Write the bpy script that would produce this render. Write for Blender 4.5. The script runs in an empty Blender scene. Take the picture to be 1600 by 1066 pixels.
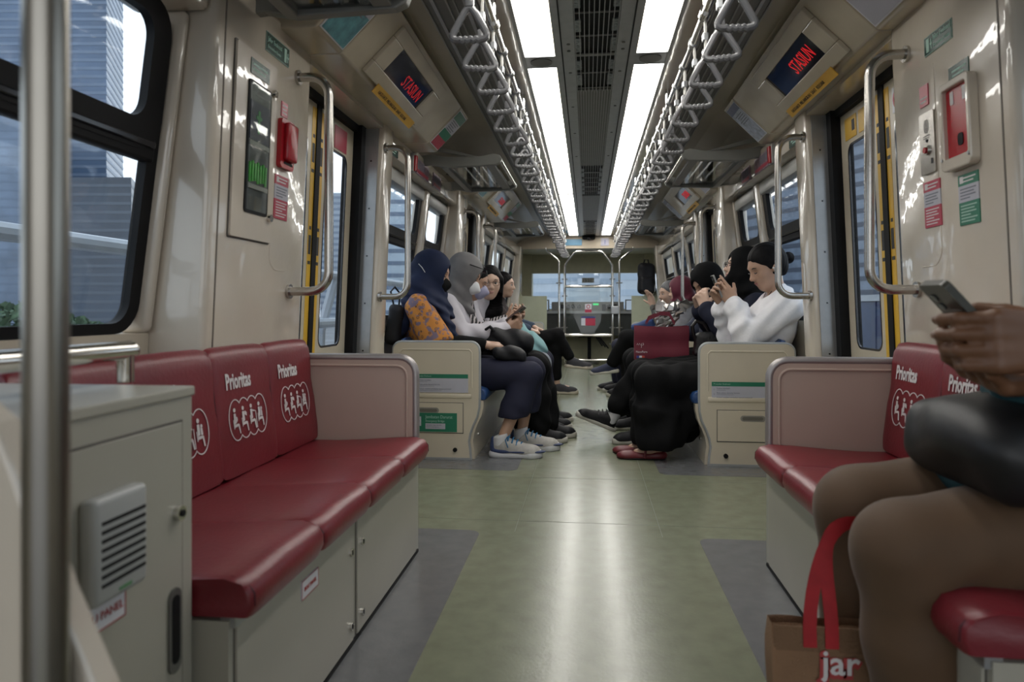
import bpy, bmesh, math, random
import numpy as np
from mathutils import Vector, Matrix
SC = bpy.context.scene
COL = SC.collection
random.seed(7)
# ------------------------------------------------------------ camera, sky, exposure
cam_data = bpy.data.cameras.new('camera'); cam = bpy.data.objects.new('camera', cam_data); COL.objects.link(cam)
SC.camera = cam
YAW = math.atan(118/1067)
cam.location = (0, 0, .92); cam.rotation_euler = (math.pi/2, 0, YAW)
cam_data.sensor_width = 36; cam_data.lens = 24.0; cam_data.shift_y = -50/1600
cam_data.clip_start = .02; cam_data.clip_end = 3000
cam_data.dof.use_dof = True; cam_data.dof.focus_distance = 4.0; cam_data.dof.aperture_fstop = 3.6
SC.view_settings.view_transform = 'Standard'; SC.view_settings.look = 'None'
SC.view_settings.gamma = 1; SC.view_settings.use_curve_mapping = False
SC.view_settings.exposure = 0.0
SC.cycles.use_denoising = True
SC.cycles.max_bounces = 8; SC.cycles.diffuse_bounces = 4; SC.cycles.glossy_bounces = 4; SC.cycles.transmission_bounces = 6
SC.cycles.transparent_max_bounces = 10
SC.cycles.caustics_reflective = False; SC.cycles.caustics_refractive = False
SC.cycles.sample_clamp_indirect = 6
LAMP = 12.5
wd = bpy.data.worlds.new('overcast_sky'); SC.world = wd; wd.use_nodes = True
nt = wd.node_tree; nt.nodes.clear()
wo = nt.nodes.new('ShaderNodeOutputWorld'); bg = nt.nodes.new('ShaderNodeBackground')
tc = nt.nodes.new('ShaderNodeTexCoord'); sx = nt.nodes.new('ShaderNodeSeparateXYZ'); cr = nt.nodes.new('ShaderNodeValToRGB')
nt.links.new(tc.outputs['Generated'], sx.inputs[0]); nt.links.new(sx.outputs['Z'], cr.inputs[0])
cr.color_ramp.elements[0].position = 0.0; cr.color_ramp.elements[0].color = (.90, .92, .94, 1)
cr.color_ramp.elements[1].position = .8; cr.color_ramp.elements[1].color = (.80, .85, .91, 1)
nt.links.new(cr.outputs[0], bg.inputs[0]); bg.inputs[1].default_value = 1.9
nt.links.new(bg.outputs[0], wo.inputs[0])

# ------------------------------------------------------------ materials
MATS = {}
def mat(name, col, rough=.5, metal=0., noise=0., nscale=8., bump=0., bscale=30., spec=.5, coat=0., emit=0., alpha=1., trans=0., ncol=None, sss=0., sheen=0., stretch=None):
    if name in MATS: return MATS[name]
    m = bpy.data.materials.new(name); m.use_nodes = True; MATS[name] = m
    t = m.node_tree; b = t.nodes['Principled BSDF']
    c4 = (*col, 1)
    b.inputs['Base Color'].default_value = c4; b.inputs['Roughness'].default_value = rough; b.inputs['Metallic'].default_value = metal
    b.inputs['Specular IOR Level'].default_value = spec; b.inputs['Coat Weight'].default_value = coat; b.inputs['Coat Roughness'].default_value = .04
    if trans: b.inputs['Transmission Weight'].default_value = trans; b.inputs['IOR'].default_value = 1.45
    if sheen: b.inputs['Sheen Weight'].default_value = sheen
    if alpha < 1: b.inputs['Alpha'].default_value = alpha
    if emit: b.inputs['Emission Color'].default_value = c4; b.inputs['Emission Strength'].default_value = emit
    if noise or bump:
        co = t.nodes.new('ShaderNodeTexCoord'); src = co.outputs['Object']
        if stretch:
            mp = t.nodes.new('ShaderNodeMapping'); mp.inputs['Scale'].default_value = stretch; t.links.new(src, mp.inputs[0]); src = mp.outputs[0]
    if noise:
        n = t.nodes.new('ShaderNodeTexNoise'); n.inputs['Scale'].default_value = nscale; n.inputs['Detail'].default_value = 4
        t.links.new(src, n.inputs['Vector'])
        r = t.nodes.new('ShaderNodeValToRGB'); r.color_ramp.elements[0].position = .3; r.color_ramp.elements[1].position = .7
        d = ncol or tuple(max(0, c*(1-noise)) for c in col)
        r.color_ramp.elements[0].color = (*d, 1); r.color_ramp.elements[1].color = c4 if ncol else (*[min(1, c*(1+noise)) for c in col], 1)
        t.links.new(n.outputs[0], r.inputs[0]); t.links.new(r.outputs[0], b.inputs['Base Color'])
    if bump:
        n2 = t.nodes.new('ShaderNodeTexNoise'); n2.inputs['Scale'].default_value = bscale; n2.inputs['Detail'].default_value = 3
        t.links.new(src, n2.inputs['Vector'])
        bp = t.nodes.new('ShaderNodeBump'); bp.inputs['Strength'].default_value = bump; bp.inputs['Distance'].default_value = .01
        t.links.new(n2.outputs[0], bp.inputs['Height']); t.links.new(bp.outputs[0], b.inputs['Normal'])
        if coat: t.links.new(bp.outputs[0], b.inputs['Coat Normal'])
    return m
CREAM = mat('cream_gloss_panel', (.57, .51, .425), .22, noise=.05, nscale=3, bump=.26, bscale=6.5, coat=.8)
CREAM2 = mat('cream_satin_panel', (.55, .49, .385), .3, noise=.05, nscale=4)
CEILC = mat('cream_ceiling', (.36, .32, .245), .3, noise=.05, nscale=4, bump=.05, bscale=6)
PINK = mat('blush_laminate', (.44, .335, .285), .4, noise=.05, nscale=3)
GREYP = mat('grey_paint', (.30, .30, .29), .4, noise=.06)
CABG = mat('grey_cream_paint', (.37, .355, .30), .3, noise=.04, nscale=3)
STEEL = mat('brushed_steel', (.46, .44, .41), .24, metal=1, bump=.04, bscale=120)
CHROME = mat('polished_steel', (.66, .64, .60), .12, metal=1)
ALU = mat('aluminium', (.42, .43, .44), .38, metal=.85, noise=.06, nscale=20)
DALU = mat('dark_aluminium', (.17, .17, .16), .42, metal=.6, noise=.08, nscale=12)
BLACK = mat('black_rubber', (.007, .007, .008), .55, noise=.2, spec=.18)
BLACKP = mat('black_gloss', (.012, .012, .016), .12)
RED = mat('red_vinyl', (.155, .013, .020), .36, noise=.12, nscale=5, bump=.08, bscale=90)
BLUE = mat('blue_vinyl', (.016, .050, .15), .4, noise=.1, nscale=6)
REDP = mat('red_plastic', (.38, .012, .02), .22, noise=.06)
GREENS = mat('sign_green', (.02, .17, .10), .3, noise=.05)
DGREEN = mat('sign_dark_green', (.006, .052, .035), .25, noise=.05)
REDS = mat('sign_red', (.42, .03, .065), .3, noise=.05)
WHITES = mat('sign_white', (.62, .62, .66), .35, noise=.04)
PALE = mat('sign_lilac_white', (.44, .44, .50), .4, noise=.04)
YELL = mat('warning_yellow', (.68, .41, .035), .35, noise=.08)
DYELL = mat('notice_ochre', (.58, .33, .04), .4, noise=.10, nscale=15)
TXTW = mat('print_white', (.62, .60, .60), .45, noise=.03)
TXTG = mat('print_pale_green', (.34, .52, .44), .45, noise=.03)
TXTK = mat('print_black', (.02, .02, .025), .5, noise=.1)
TXTGR = mat('print_grey', (.16, .17, .21), .5, noise=.1)
TXTR = mat('print_red', (.38, .05, .05), .5, noise=.1)
TEAL = mat('poster_teal', (.10, .27, .31), .3, noise=.35, nscale=25)
def led_mat():
    m = mat('led_red_glow', (.62, .012, .018), .4, emit=.5); return m
LED = led_mat()
def diffuser():
    m = mat('lamp_diffuser_glow', (1.0, .975, .92), .4, emit=LAMP); return m
DIFF = diffuser()
def glass_mat(name, tint, lo, hi, rough=.03):
    m = bpy.data.materials.new(name); m.use_nodes = True; t = m.node_tree; t.nodes.clear()
    o = t.nodes.new('ShaderNodeOutputMaterial'); tr = t.nodes.new('ShaderNodeBsdfTransparent'); g = t.nodes.new('ShaderNodeBsdfGlossy')
    lw = t.nodes.new('ShaderNodeLayerWeight'); pw = t.nodes.new('ShaderNodeMath'); pw.operation = 'POWER'; pw.inputs[1].default_value = 4
    ml = t.nodes.new('ShaderNodeMath'); ml.operation = 'MULTIPLY_ADD'; ml.inputs[1].default_value = hi; ml.inputs[2].default_value = lo
    mx = t.nodes.new('ShaderNodeMixShader'); tr.inputs[0].default_value = (*tint, 1); g.inputs['Roughness'].default_value = rough
    t.links.new(lw.outputs['Facing'], pw.inputs[0]); t.links.new(pw.outputs[0], ml.inputs[0]); t.links.new(ml.outputs[0], mx.inputs[0])
    t.links.new(tr.outputs[0], mx.inputs[1]); t.links.new(g.outputs[0], mx.inputs[2]); t.links.new(mx.outputs[0], o.inputs[0])
    MATS[name] = m; return m
GLASS = glass_mat('window_glass', (.88, .93, .97), .03, .25)
CLEAR = glass_mat('clear_glass', (.93, .95, .93), .03, .3)
SMOKE = glass_mat('rack_glass', (.72, .73, .72), .06, .6)

# ------------------------------------------------------------ mesh building
class MB:
    def __init__(s, fn=None): s.v = []; s.f = []; s.fn = fn
    def add(s, vs, fs):
        n = len(s.v); s.v += [tuple(p) for p in vs]; s.f += [tuple(i+n for i in f) for f in fs]; return s
    def box(s, x0, x1, y0, y1, z0, z1):
        return s.add([(x, y, z) for x in (x0, x1) for y in (y0, y1) for z in (z0, z1)],
                     [(0, 1, 3, 2), (4, 6, 7, 5), (0, 4, 5, 1), (2, 3, 7, 6), (0, 2, 6, 4), (1, 5, 7, 3)])
    def rbox(s, x0, x1, y0, y1, z0, z1, r=.01, seg=2):
        b = bmesh.new(); bmesh.ops.create_cube(b, size=1)
        for v in b.verts: v.co = Vector(((x0+x1)/2+v.co.x*(x1-x0), (y0+y1)/2+v.co.y*(y1-y0), (z0+z1)/2+v.co.z*(z1-z0)))
        bmesh.ops.bevel(b, geom=b.edges[:], offset=r, segments=seg, profile=.5, affect='EDGES')
        b.verts.index_update(); s.add([v.co[:] for v in b.verts], [[v.index for v in f.verts] for f in b.faces]); b.free(); return s
    def prism(s, poly, a, b, axis='y'):
        # poly: list of 2-D points; y: (x,z) extruded along y; x: (y,z) along x; z: (x,y) along z
        def p(q, t): return {'y': (q[0], t, q[1]), 'x': (t, q[0], q[1]), 'z': (q[0], q[1], t)}[axis]
        n = len(poly)
        return s.add([p(q, a) for q in poly]+[p(q, b) for q in poly],
                     [tuple(range(n)), tuple(range(2*n-1, n-1, -1))]+[(i, (i+1) % n, n+(i+1) % n, n+i) for i in range(n)])
    def ring(s, outer, inner, a, b, axis='x'):
        # frame between two same-length loops, extruded
        def p(q, t): return {'y': (q[0], t, q[1]), 'x': (t, q[0], q[1]), 'z': (q[0], q[1], t)}[axis]
        n = len(outer); V = [p(q, a) for q in outer]+[p(q, a) for q in inner]+[p(q, b) for q in outer]+[p(q, b) for q in inner]; F = []
        for i in range(n):
            j = (i+1) % n
            F += [(i, j, n+j, n+i), (2*n+i, 3*n+i, 3*n+j, 2*n+j), (i, 2*n+i, 2*n+j, j), (n+i, n+j, 3*n+j, 3*n+i)]
        return s.add(V, F)
    def tube(s, pts, r, n=10, closed=False, caps=True):
        P = [Vector(p) for p in pts]; m = len(P); R = r if isinstance(r, (list, tuple)) else [r]*m
        V = []; F = []; up = None
        for i in range(m):
            if closed: t = (P[(i+1) % m]-P[i-1]).normalized()
            else: t = (P[min(i+1, m-1)]-P[max(i-1, 0)]).normalized()
            if up is None:
                up = Vector((0, 0, 1)) if abs(t.z) < .9 else Vector((1, 0, 0))
            up = (up-t*up.dot(t)).normalized(); w = t.cross(up)
            for k in range(n):
                a = 2*math.pi*k/n; V.append(P[i]+(up*math.cos(a)+w*math.sin(a))*R[i])
        for i in range(m if closed else m-1):
            j = (i+1) % m
            for k in range(n): F.append((i*n+k, i*n+(k+1) % n, j*n+(k+1) % n, j*n+k))
        if not closed and caps: F += [tuple(range(n-1, -1, -1)), tuple((m-1)*n+k for k in range(n))]
        return s.add(V, F)
    def ell(s, c, r, n=12, m=8, M=None):
        V = []; F = []
        for i in range(m+1):
            th = math.pi*i/m
            for k in range(n):
                a = 2*math.pi*k/n; q = Vector((r[0]*math.sin(th)*math.cos(a), r[1]*math.sin(th)*math.sin(a), r[2]*math.cos(th)))
                if M is not None: q = M @ q
                V.append(q+Vector(c))
        for i in range(m):
            for k in range(n): F.append((i*n+k, (i+1)*n+k, (i+1)*n+(k+1) % n, i*n+(k+1) % n))
        return s.add(V, F)
    def disc(s, c, r, axis, t, n=16):
        # short cylinder centred at c, along axis vector, thickness t
        ax = Vector(axis).normalized(); return s.tube([Vector(c)-ax*t/2, Vector(c)+ax*t/2], r, n)
    def grid(s, rows, closed_u=False):
        m = len(rows); n = len(rows[0]); V = [p for r in rows for p in r]; F = []
        for i in range(m-1):
            for k in range(n if closed_u else n-1): F.append((i*n+k, i*n+(k+1) % n, (i+1)*n+(k+1) % n, (i+1)*n+k))
        return s.add(V, F)
    def build(s, name, m, parent=None, smooth=False, bevel=0, sharp=35):
        V = [s.fn(*p) for p in s.v] if s.fn else s.v
        off = wloc(parent) if parent else Vector((0, 0, 0))
        me = bpy.data.meshes.new(name)
        b = bmesh.new(); vs = [b.verts.new(Vector(p)-off) for p in V]
        for f in s.f:
            try: b.faces.new([vs[i] for i in f])
            except ValueError: pass
        bmesh.ops.remove_doubles(b, verts=b.verts[:], dist=1e-6)
        bmesh.ops.recalc_face_normals(b, faces=b.faces[:])
        if bevel:
            bmesh.ops.bevel(b, geom=[e for e in b.edges if len(e.link_faces) == 2 and e.calc_face_angle(0) > .5], offset=bevel, segments=2, profile=.5, affect='EDGES')
        b.to_mesh(me); b.free()
        if smooth:
            me.polygons.foreach_set('use_smooth', [True]*len(me.polygons))
            me.set_sharp_from_angle(angle=math.radians(sharp))
        return link(name, me, m, parent)
def link(name, me, m, parent=None):
    o = bpy.data.objects.new(name, me)
    if m is not None: me.materials.append(m)
    COL.objects.link(o)
    if parent: o.parent = parent
    return o
LOC = {}
def wloc(o):
    v = Vector((0, 0, 0))
    while o is not None: v += o.location; o = o.parent
    return v
def tag(o, label, cat, group=None, kind=None):
    if label: o['label'] = label
    if cat: o['category'] = cat
    if group: o['group'] = group
    if kind: o['kind'] = kind
    return o
def thing(name, label, cat, loc=(0, 0, 0), group=None):
    o = bpy.data.objects.new(name, None); o.empty_display_size = .05; o.location = loc; COL.objects.link(o)
    return tag(o, label, cat, group)
def struct(name, loc=(0, 0, 0)):
    o = bpy.data.objects.new(name, None); o.empty_display_size = .05; o.location = loc; COL.objects.link(o); o['kind'] = 'structure'; return o
def copy_tree(o, d, parent=None):
    c = o.copy(); COL.objects.link(c)
    if parent is None: c.location = o.location+Vector(d)
    else: c.parent = parent
    for ch in [x for x in o.children]: copy_tree(ch, d, c)
    return c
def rrect(y0, y1, z0, z1, r, n=6):
    P = []
    for (cy, cz, a0) in ((y1-r, z1-r, 0), (y0+r, z1-r, 90), (y0+r, z0+r, 180), (y1-r, z0+r, 270)):
        for k in range(n+1):
            a = math.radians(a0+90*k/n); P.append((cy+r*math.cos(a), cz+r*math.sin(a)))
    return P
def text(name, s, size, m, org, right, up, parent, ext=.0006, align='LEFT', sx=1., bold=0.):
    cu = bpy.data.curves.new(name, 'FONT'); cu.body = s; cu.size = size; cu.extrude = ext; cu.align_x = align; cu.resolution_u = 2; cu.offset = bold
    tmp = bpy.data.objects.new('tmp', cu); COL.objects.link(tmp)
    dg = bpy.context.evaluated_depsgraph_get(); me = bpy.data.meshes.new_from_object(tmp.evaluated_get(dg))
    bpy.data.objects.remove(tmp); bpy.data.curves.remove(cu)
    R = Vector(right).normalized(); U = Vector(up).normalized(); N = R.cross(U); O = Vector(org)-(wloc(parent) if parent else Vector())
    for v in me.vertices: v.co = O+R*v.co.x*sx+U*v.co.y+N*v.co.z
    me.name = name; me.materials.clear()
    return link(name, me, m, parent)
ORD = ['first', 'second', 'third', 'fourth', 'fifth', 'sixth', 'seventh', 'eighth', 'ninth', 'tenth', 'eleventh', 'twelfth', 'thirteenth', 'fourteenth', 'fifteenth', 'sixteenth', 'seventeenth', 'eighteenth', 'nineteenth', 'twentieth']
ORD += ['twenty-'+w for w in ORD[:9]]+['thirtieth']+['thirty-'+w for w in ORD[:9]]+['fortieth']
SIDE = {-1: 'left', 1: 'right'}
LEAN = .045
def W(s):
    return lambda o, y, z: (s*(1.10+o-LEAN*(z-1)), y, z)
# ------------------------------------------------------------ floor
PER = 3.45
DOORS = [2.45, 2.45+PER]            # near jamb of each door, 1.05 m wide
DW = 1.05
YN, YF = -1.2, 11.3                  # near and far ends of the car
FLOORG = mat('green_linoleum', (.180, .192, .132), .25, noise=.10, nscale=14, bump=.04, bscale=90, coat=.06)
FLOORY = mat('grey_linoleum', (.128, .130, .135), .25, noise=.09, nscale=16, bump=.04, bscale=90, coat=.06)
fl = struct('floor')
MB().box(-1.36, 1.36, YN, YF+1.6, -.06, 0).build('green_sheet', FLOORG, fl)
def grey(y0, y1, s, xin, r0, r1):
    P = []; xo = 1.3
    P += [(s*xo, y0)]
    for (c, a0, a1) in (((xin+r0, y0+r0), 270, 180), ((xin+r1, y1-r1), 180, 90)):
        r = r0 if a0 == 270 else r1
        for k in range(6):
            a = math.radians(a0+(a1-a0)*k/5); P.append((s*(c[0]+r*math.cos(a)), c[1]+r*math.sin(a)))
    P += [(s*xo, y1)]
    MB().prism(P, 0, .0015, 'z').build('grey_inset', FLOORY, fl)
for s in (-1, 1):
    grey(YN, 2.80, s, .44, .05, .05); grey(3.86, 5.95, s, .40, .05, .05); grey(6.98, 11.0, s, .40, .05, .05)
for x in (-.0,): pass
for y in (2.95, 3.72): MB().box(-1.2, 1.2, y, y+.002, 0, .0006).build('sheet_joint', mat('joint_dark', (.13, .135, .10), .5, noise=.1), fl)
for x in (-.30, .30): MB().box(x, x+.002, 2.8, 11, 0, .0006).build('sheet_joint', MATS['joint_dark'], fl)

# ------------------------------------------------------------ walls, pillars, bays
BAYS = [(YN, 1.87), (3.68, 5.62), (7.13, 10.9)]
PILL = [(1.87, 2.55), (3.5, 3.68), (5.62, 6.00), (6.95, 7.13), (10.9, YF)]
WINS = {0: [(.10, 1.84)], 1: [(3.72, 4.80), (4.93, 5.58)], 2: [(7.17, 8.25), (8.4, 9.5), (9.65, 10.8)]}
WZ0, WZ1 = .85, 1.78
wn = 0
for s in (-1, 1):
    wl = struct('wall_'+SIDE[s]); fn = W(s)
    for (a, b) in PILL:
        if a == 1.87: MB(fn).box(-.0012, .01, 1.915, 1.922, .3, 1.92).build('panel_joint', mat('joint_shadow', (.14, .12, .10), .6, noise=.1), wl)
        o = MB(fn).rbox(0, .2, a+.002, b-.002, 0, 1.93, .022, 3).build('wall_panel', CREAM, wl, smooth=True)
    for bi, (a, b) in enumerate(BAYS):
        MB(fn).box(.17, .25, a, b, 0, WZ0).build('bay_panel', CREAM2, wl)
        MB(fn).rbox(.02, .25, a, b, WZ1, 1.93, .02).build('window_head_panel', CREAM, wl, smooth=True)
        fnw = lambda o, y, z, g=fn: g(o-.085*(z-.86), y, z)
        ws = WINS[bi]
        edges = [a]+[q for w in ws for q in w]+[b]
        for k in range(0, len(edges), 2):
            if edges[k+1]-edges[k] > .005:
                MB(fnw).rbox(.155, .25, edges[k], edges[k+1], WZ0, WZ1, .018, 3).build('window_post', CREAM, wl, smooth=True)
        for (y0, y1) in ws:
            wn += 1
            wo_ = struct('window_%d' % wn, fn(.19, (y0+y1)/2, WZ0))
            fw = .045; fn_ = fn; fn = fnw
            MB(fn).ring(rrect(y0, y1, WZ0, WZ1, .09), rrect(y0+fw, y1-fw, WZ0+.03, WZ1-.05, .06), .188, .215).build('window_frame', BLACK, wo_, smooth=True)
            MB(fn).box(.198, .203, y0+fw*.6, y1-fw*.6, WZ0+.02, WZ1-.03).build('pane', GLASS, wo_)
            MB(fn).rbox(.182, .215, y0+.02, y1-.02, 1.335, 1.445, .008).build('transom', BLACK, wo_)
            MB(fn).ring(rrect(y0+.02, y1-.01, 1.36, WZ1-.01, .09), rrect(y0+.085, y1-.085, 1.44, WZ1-.055, .06), .180, .205).build('hopper_frame', BLACK, wo_, smooth=True)
            MB(fn).rbox(.174, .184, y0+.03, y1-.03, 1.372, 1.39, .004).build('transom_catch', BLACKP, wo_)
            fn = fn_
            if bi > 0:   # roller blind housing over the window
                MB(fn).rbox(.09, .18, y0, y1, WZ1-.09, WZ1, .02).build('blind_housing', mat('grey_white_plastic', (.42, .42, .40), .4, noise=.05), wo_, smooth=True)
    # ---- doors
    for di, d0 in enumerate(DOORS):
        d1 = d0+DW; mid = (d0+d1)/2
        do = struct('door_%d' % (di*2+(1 if s < 0 else 2)), fn(.15, mid, 0))
        for (a, b, far) in ((d0-.02, mid-.012, 0), (mid+.012, d1+.02, 1)):
            wa, wb = a+.16, b-.13
            if far: wa, wb = mid+.10, d1-.14
            else: wa, wb = d0+.14, mid-.10
            out = [(a, 1.86), (a, .0), (b, .0), (b, 1.86)]
            inn = rrect(wa, wb, .735, 1.69, .05)
            # leaf with a window hole: ring from a resampled outer loop
            cy, cz = (a+b)/2, .93; O2 = []
            for (iy, iz) in inn:
                dy, dz = iy-(wa+wb)/2, iz-(.735+1.69)/2
                ty = (b-a)/2/max(abs(dy), 1e-6); tz = 1.0/max(abs(dz)*1.0/.5*.5, 1e-6)
                ky = abs(dy)/((wb-wa)/2); kz = abs(dz)/((1.69-.735)/2); k = max(ky, kz)
                O2.append((cy+(b-a)/2*dy/((wb-wa)/2)/k, .93+.93*dz/((1.69-.735)/2)/k))
            lf = MB(fn).ring(O2, inn, .145, .156).build('leaf', CREAM2, do)
            MB(fn).ring(inn, rrect(wa+.010, wb-.010, .745, 1.680, .042), .1445, .152).build('pane_seal', BLACKP, lf)
            MB(fn).box(.1465, .1500, wa, wb, .735, 1.69).build('pane', GLASS, lf)
            # yellow warning strip along the closing edge, with black pictograms
            e0, e1 = (mid+.024, mid+.066) if far else (mid-.066, mid-.024)
            st = MB(fn).box(.1435, .146, e0, e1, .05, 1.82).build('warning_strip', YELL, lf)
            ec = (e0+e1)/2
            for zc in (1.22, 1.63):
                pm = MB(fn).box(.1425, .1436, ec-.013, ec+.013, zc-.055, zc+.03)
                pm.box(.1425, .1436, ec-.010, ec+.010, zc+.055, zc+.07).box(.1425, .1436, ec-.014, ec+.014, zc-.10, zc-.085)
                pm.build('hand_pictogram', TXTK, st)
            MB(fn).rbox(.12, .146, a+.06 if not far else b-.075, a+.075 if not far else b-.06, .95, 1.12, .004).build('edge_grip', ALU, lf)
        MB(fn).box(.138, .20, mid-.024, mid+.024, 0, 1.86).build('door_seal', BLACK, do)
        for (a, b) in ((d0-.004, d0+.065), (d1-.065, d1+.004)):
            MB(fn).box(.10, .20, a, b, 0, 1.88).build('jamb_rubber', BLACK, do)
        MB(fn).box(.12, .21, d0-.02, d1+.02, 1.84, 1.88).build('head_rubber', BLACK, do)
        for a, b, jy in ((d1-.006, d1+.004, d1-.007), (d0-.004, d0+.006, d0+.007)):
            jp = MB(fn).box(.03, .10, a, b, .02, 1.87).build('jamb_plate', ALU, do)
            m2 = MB(fn)
            for z in (.2, .45, .7, .95, 1.2, 1.45, 1.7):
                q = .065; m2.box(q-.004, q+.004, jy-.001, jy+.001, z-.004, z+.004)
            m2.build('screws', BLACKP, jp)
        if di == 0:
            # notices stuck to the far leaf above its pane
            if s < 0:
                n1 = tag(MB(fn).box(.142, .1445, mid+.20, mid+.36, 1.70, 1.81).build('door_notice', REDS, None), 'red safety notice on the left door leaf above its pane', 'notice')
            else:
                for (q0, q1, lb) in ((mid+.12, mid+.24, 'nearer'), (mid+.27, mid+.40, 'farther')):
                    n1 = tag(MB(fn).box(.142, .1445, q0, q1, 1.71, 1.81).build('door_notice', YELL, None), 'yellow warning notice on the right door leaf, the %s one' % lb, 'notice')
                    MB(fn).box(.1405, .1421, q0+.015, q0+.045, 1.74, 1.79).build('pictogram', TXTK, n1)
                n1 = tag(MB(fn).box(.142, .1445, mid-.20, mid-.10, 1.70, 1.80).build('door_notice', WHITES, None), 'white round prohibition notice beside the right door seam', 'notice')
                MB(fn).ring(rrect(mid-.19, mid-.11, 1.71, 1.79, .039), rrect(mid-.18, mid-.12, 1.72, 1.78, .029), .140, .1421).build('prohibition_ring', REDS, n1)
        # ---- grab rails on both jambs
        for (y, nm) in ((d0-.03, 'near'), (d1+.03, 'far')):
            pr = thing('grab_rail', 'bent steel grab rail at the %s edge of the %s %s-hand door' % (nm, ['nearest', 'second'][di], SIDE[s]), 'grab rail', fn(0, y, 1.0), 'door grab rails')
            z0, z1, p, r = .985, 1.775, .155, .07
            pts = [(s*1.105, y, z0)]+[(s*(1.10-p+r-r*math.sin(math.radians(a))), y, z0+r-r*math.cos(math.radians(a))) for a in range(0, 91, 15)]
            pts += [(s*(1.10-p+r-r*math.cos(math.radians(a))-.0), y, z1-r+r*math.sin(math.radians(a))) for a in range(0, 91, 15)]+[(s*1.065, y, z1)]
            MB().tube(pts, .0165, 14).build('rail', STEEL, pr, smooth=True)
            for z in (z0, z1):
                MB().disc((s*(1.10-LEAN*(z-1)-.004), y, z), .027, (1, 0, 0), .012, 18).build('flange', STEEL, pr, smooth=True)
# ------------------------------------------------------------ ceiling
CX = .037
ce = struct('ceiling')
prof = [(0, 2.125), (.76, 2.125), (.95, 2.09), (1.12, 2.01), (1.22, 1.92), (1.34, 1.90), (1.34, 2.2), (0, 2.2)]
for s in (-1, 1):
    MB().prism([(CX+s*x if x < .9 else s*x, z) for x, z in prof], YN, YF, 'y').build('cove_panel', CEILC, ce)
    MB().box(CX+s*.345, CX+s*.455, YN, YF, 2.105, 2.126).build('beige_strip', CREAM, ce)
    # slotted air diffuser rail between cove and strap pipe
    MB().box(CX+s*.455, CX+s*.672, YN, YF, 2.108, 2.126).build('diffuser_rail', DALU, ce)
    for q in (.462, .50, .545, .575, .625, .664):
        w = .014 if q in (.50, .625) else .006
        MB().box(CX+s*q, CX+s*(q+w), YN, YF, 2.100, 2.110).build('diffuser_fin', ALU if w > .01 else GREYP, ce)
    # frame between lamps and strips
    MB().box(CX+s*.155, CX+s*.186, YN, YF, 2.098, 2.126).build('lamp_rail', ALU, ce)
    MB().box(CX+s*.329, CX+s*.345, YN, YF, 2.098, 2.126).build('lamp_rail', DALU, ce)
    MB().box(CX+s*.150, CX+s*.156, YN, YF, 2.096, 2.12).build('shadow_gap', BLACK, ce)
    MB().box(CX+s*.094, CX+s*.150, YN, YF, 2.100, 2.122).build('duct_edge', ALU, ce)
    for y in (3.05, 3.13, 3.42, 4.0, 4.6, 5.3):
        MB().disc((CX+s*.122, y, 2.099), .008, (0, 0, 1), .004, 10).build('screw', DALU, ce)
# air-conditioning duct down the middle: open grilles and ribbed covers
FOIL = mat('foil_insulation', (.30, .33, .35), .35, metal=.7, noise=.5, nscale=60)
for k, (a, b, op) in enumerate(((.9, 3.72, 1), (3.72, 5.69, 0), (5.69, 7.2, 1), (7.2, 9.2, 0), (9.2, YF, 1))):
    if op:
        g = thing('air_vent', 'dark open ceiling air grille with lengthwise bars, %s from the camera' % ['nearest', '', 'second', '', 'farthest'][k], 'vent', (CX, a, 2.10), 'ceiling air vents')
        MB().box(CX-.094, CX+.094, a, b, 2.1195, 2.1235).build('duct_back', BLACK, g)
        n = int((b-a)/.235)
        for j in range(n):
            y = b-.02-j*.235
            MB().box(CX-.094, CX+.094, y-(.028 if j % 3 == 2 else .007), y, 2.1085, 2.1135).build('cross_bar', GREYP, g)
            if j < 12:
                for s in (-1, 1):
                    MB().box(CX+s*.065, CX+s*.093, y-.20+(j % 2)*.04, y-.04, 2.1135, 2.1192).build('foil_pad', FOIL, g)
        for j in range(10):
            x = CX-.090+j*.020
            MB().box(x-.0018, x+.0018, a, b, 2.099, 2.1085).build('slat', ALU, g)
    else:
        g = thing('duct_cover', 'grey ribbed ceiling duct cover, %s from the camera' % ['', 'nearer', '', 'farther', ''][k], 'duct cover', (CX, a, 2.10), 'ribbed duct covers')
        MB().box(CX-.094, CX+.094, a, b, 2.110, 2.122).build('sheet', DALU, g)
        for j in range(13):
            x = CX-.088+j*.0147
            MB().box(x-.003, x+.003, a, b, 2.104, 2.111).build('rib', GREYP, g)
# lamps
segs = [(1.3, 3.19), (3.34, 4.215), (4.225, 7.02), (7.07, 9.1), (9.11, 11.0)]
for s in (-1, 1):
    for k, (a, b) in enumerate(segs):
        L = thing('ceiling_light', 'bright white ceiling light panel, %s from the camera in the %s row' % (ORD[k], SIDE[s]), 'light', (CX+s*.257, (a+b)/2, 2.10), 'ceiling light panels')
        MB().box(CX+s*.190, CX+s*.325, a, b, 2.108, 2.112).build('diffuser', DIFF, L)
        for y in (a-.006, b): MB().box(CX+s*.186, CX+s*.329, y, y+.006, 2.100, 2.120).build('end_bar', ALU, L)
    sp = thing('ceiling_speaker', 'round grey loudspeaker between the %s ceiling light panels' % SIDE[s], 'speaker', (CX+s*.257, 3.265, 2.10))
    MB().box(CX+s*.186, CX+s*.329, 3.196, 3.334, 2.102, 2.120).build('mounting_plate', ALU, sp)
    MB().disc((CX+s*.257, 3.265, 2.101), .052, (0, 0, 1), .006, 28).build('speaker_grille', DALU, sp, smooth=True)

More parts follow.
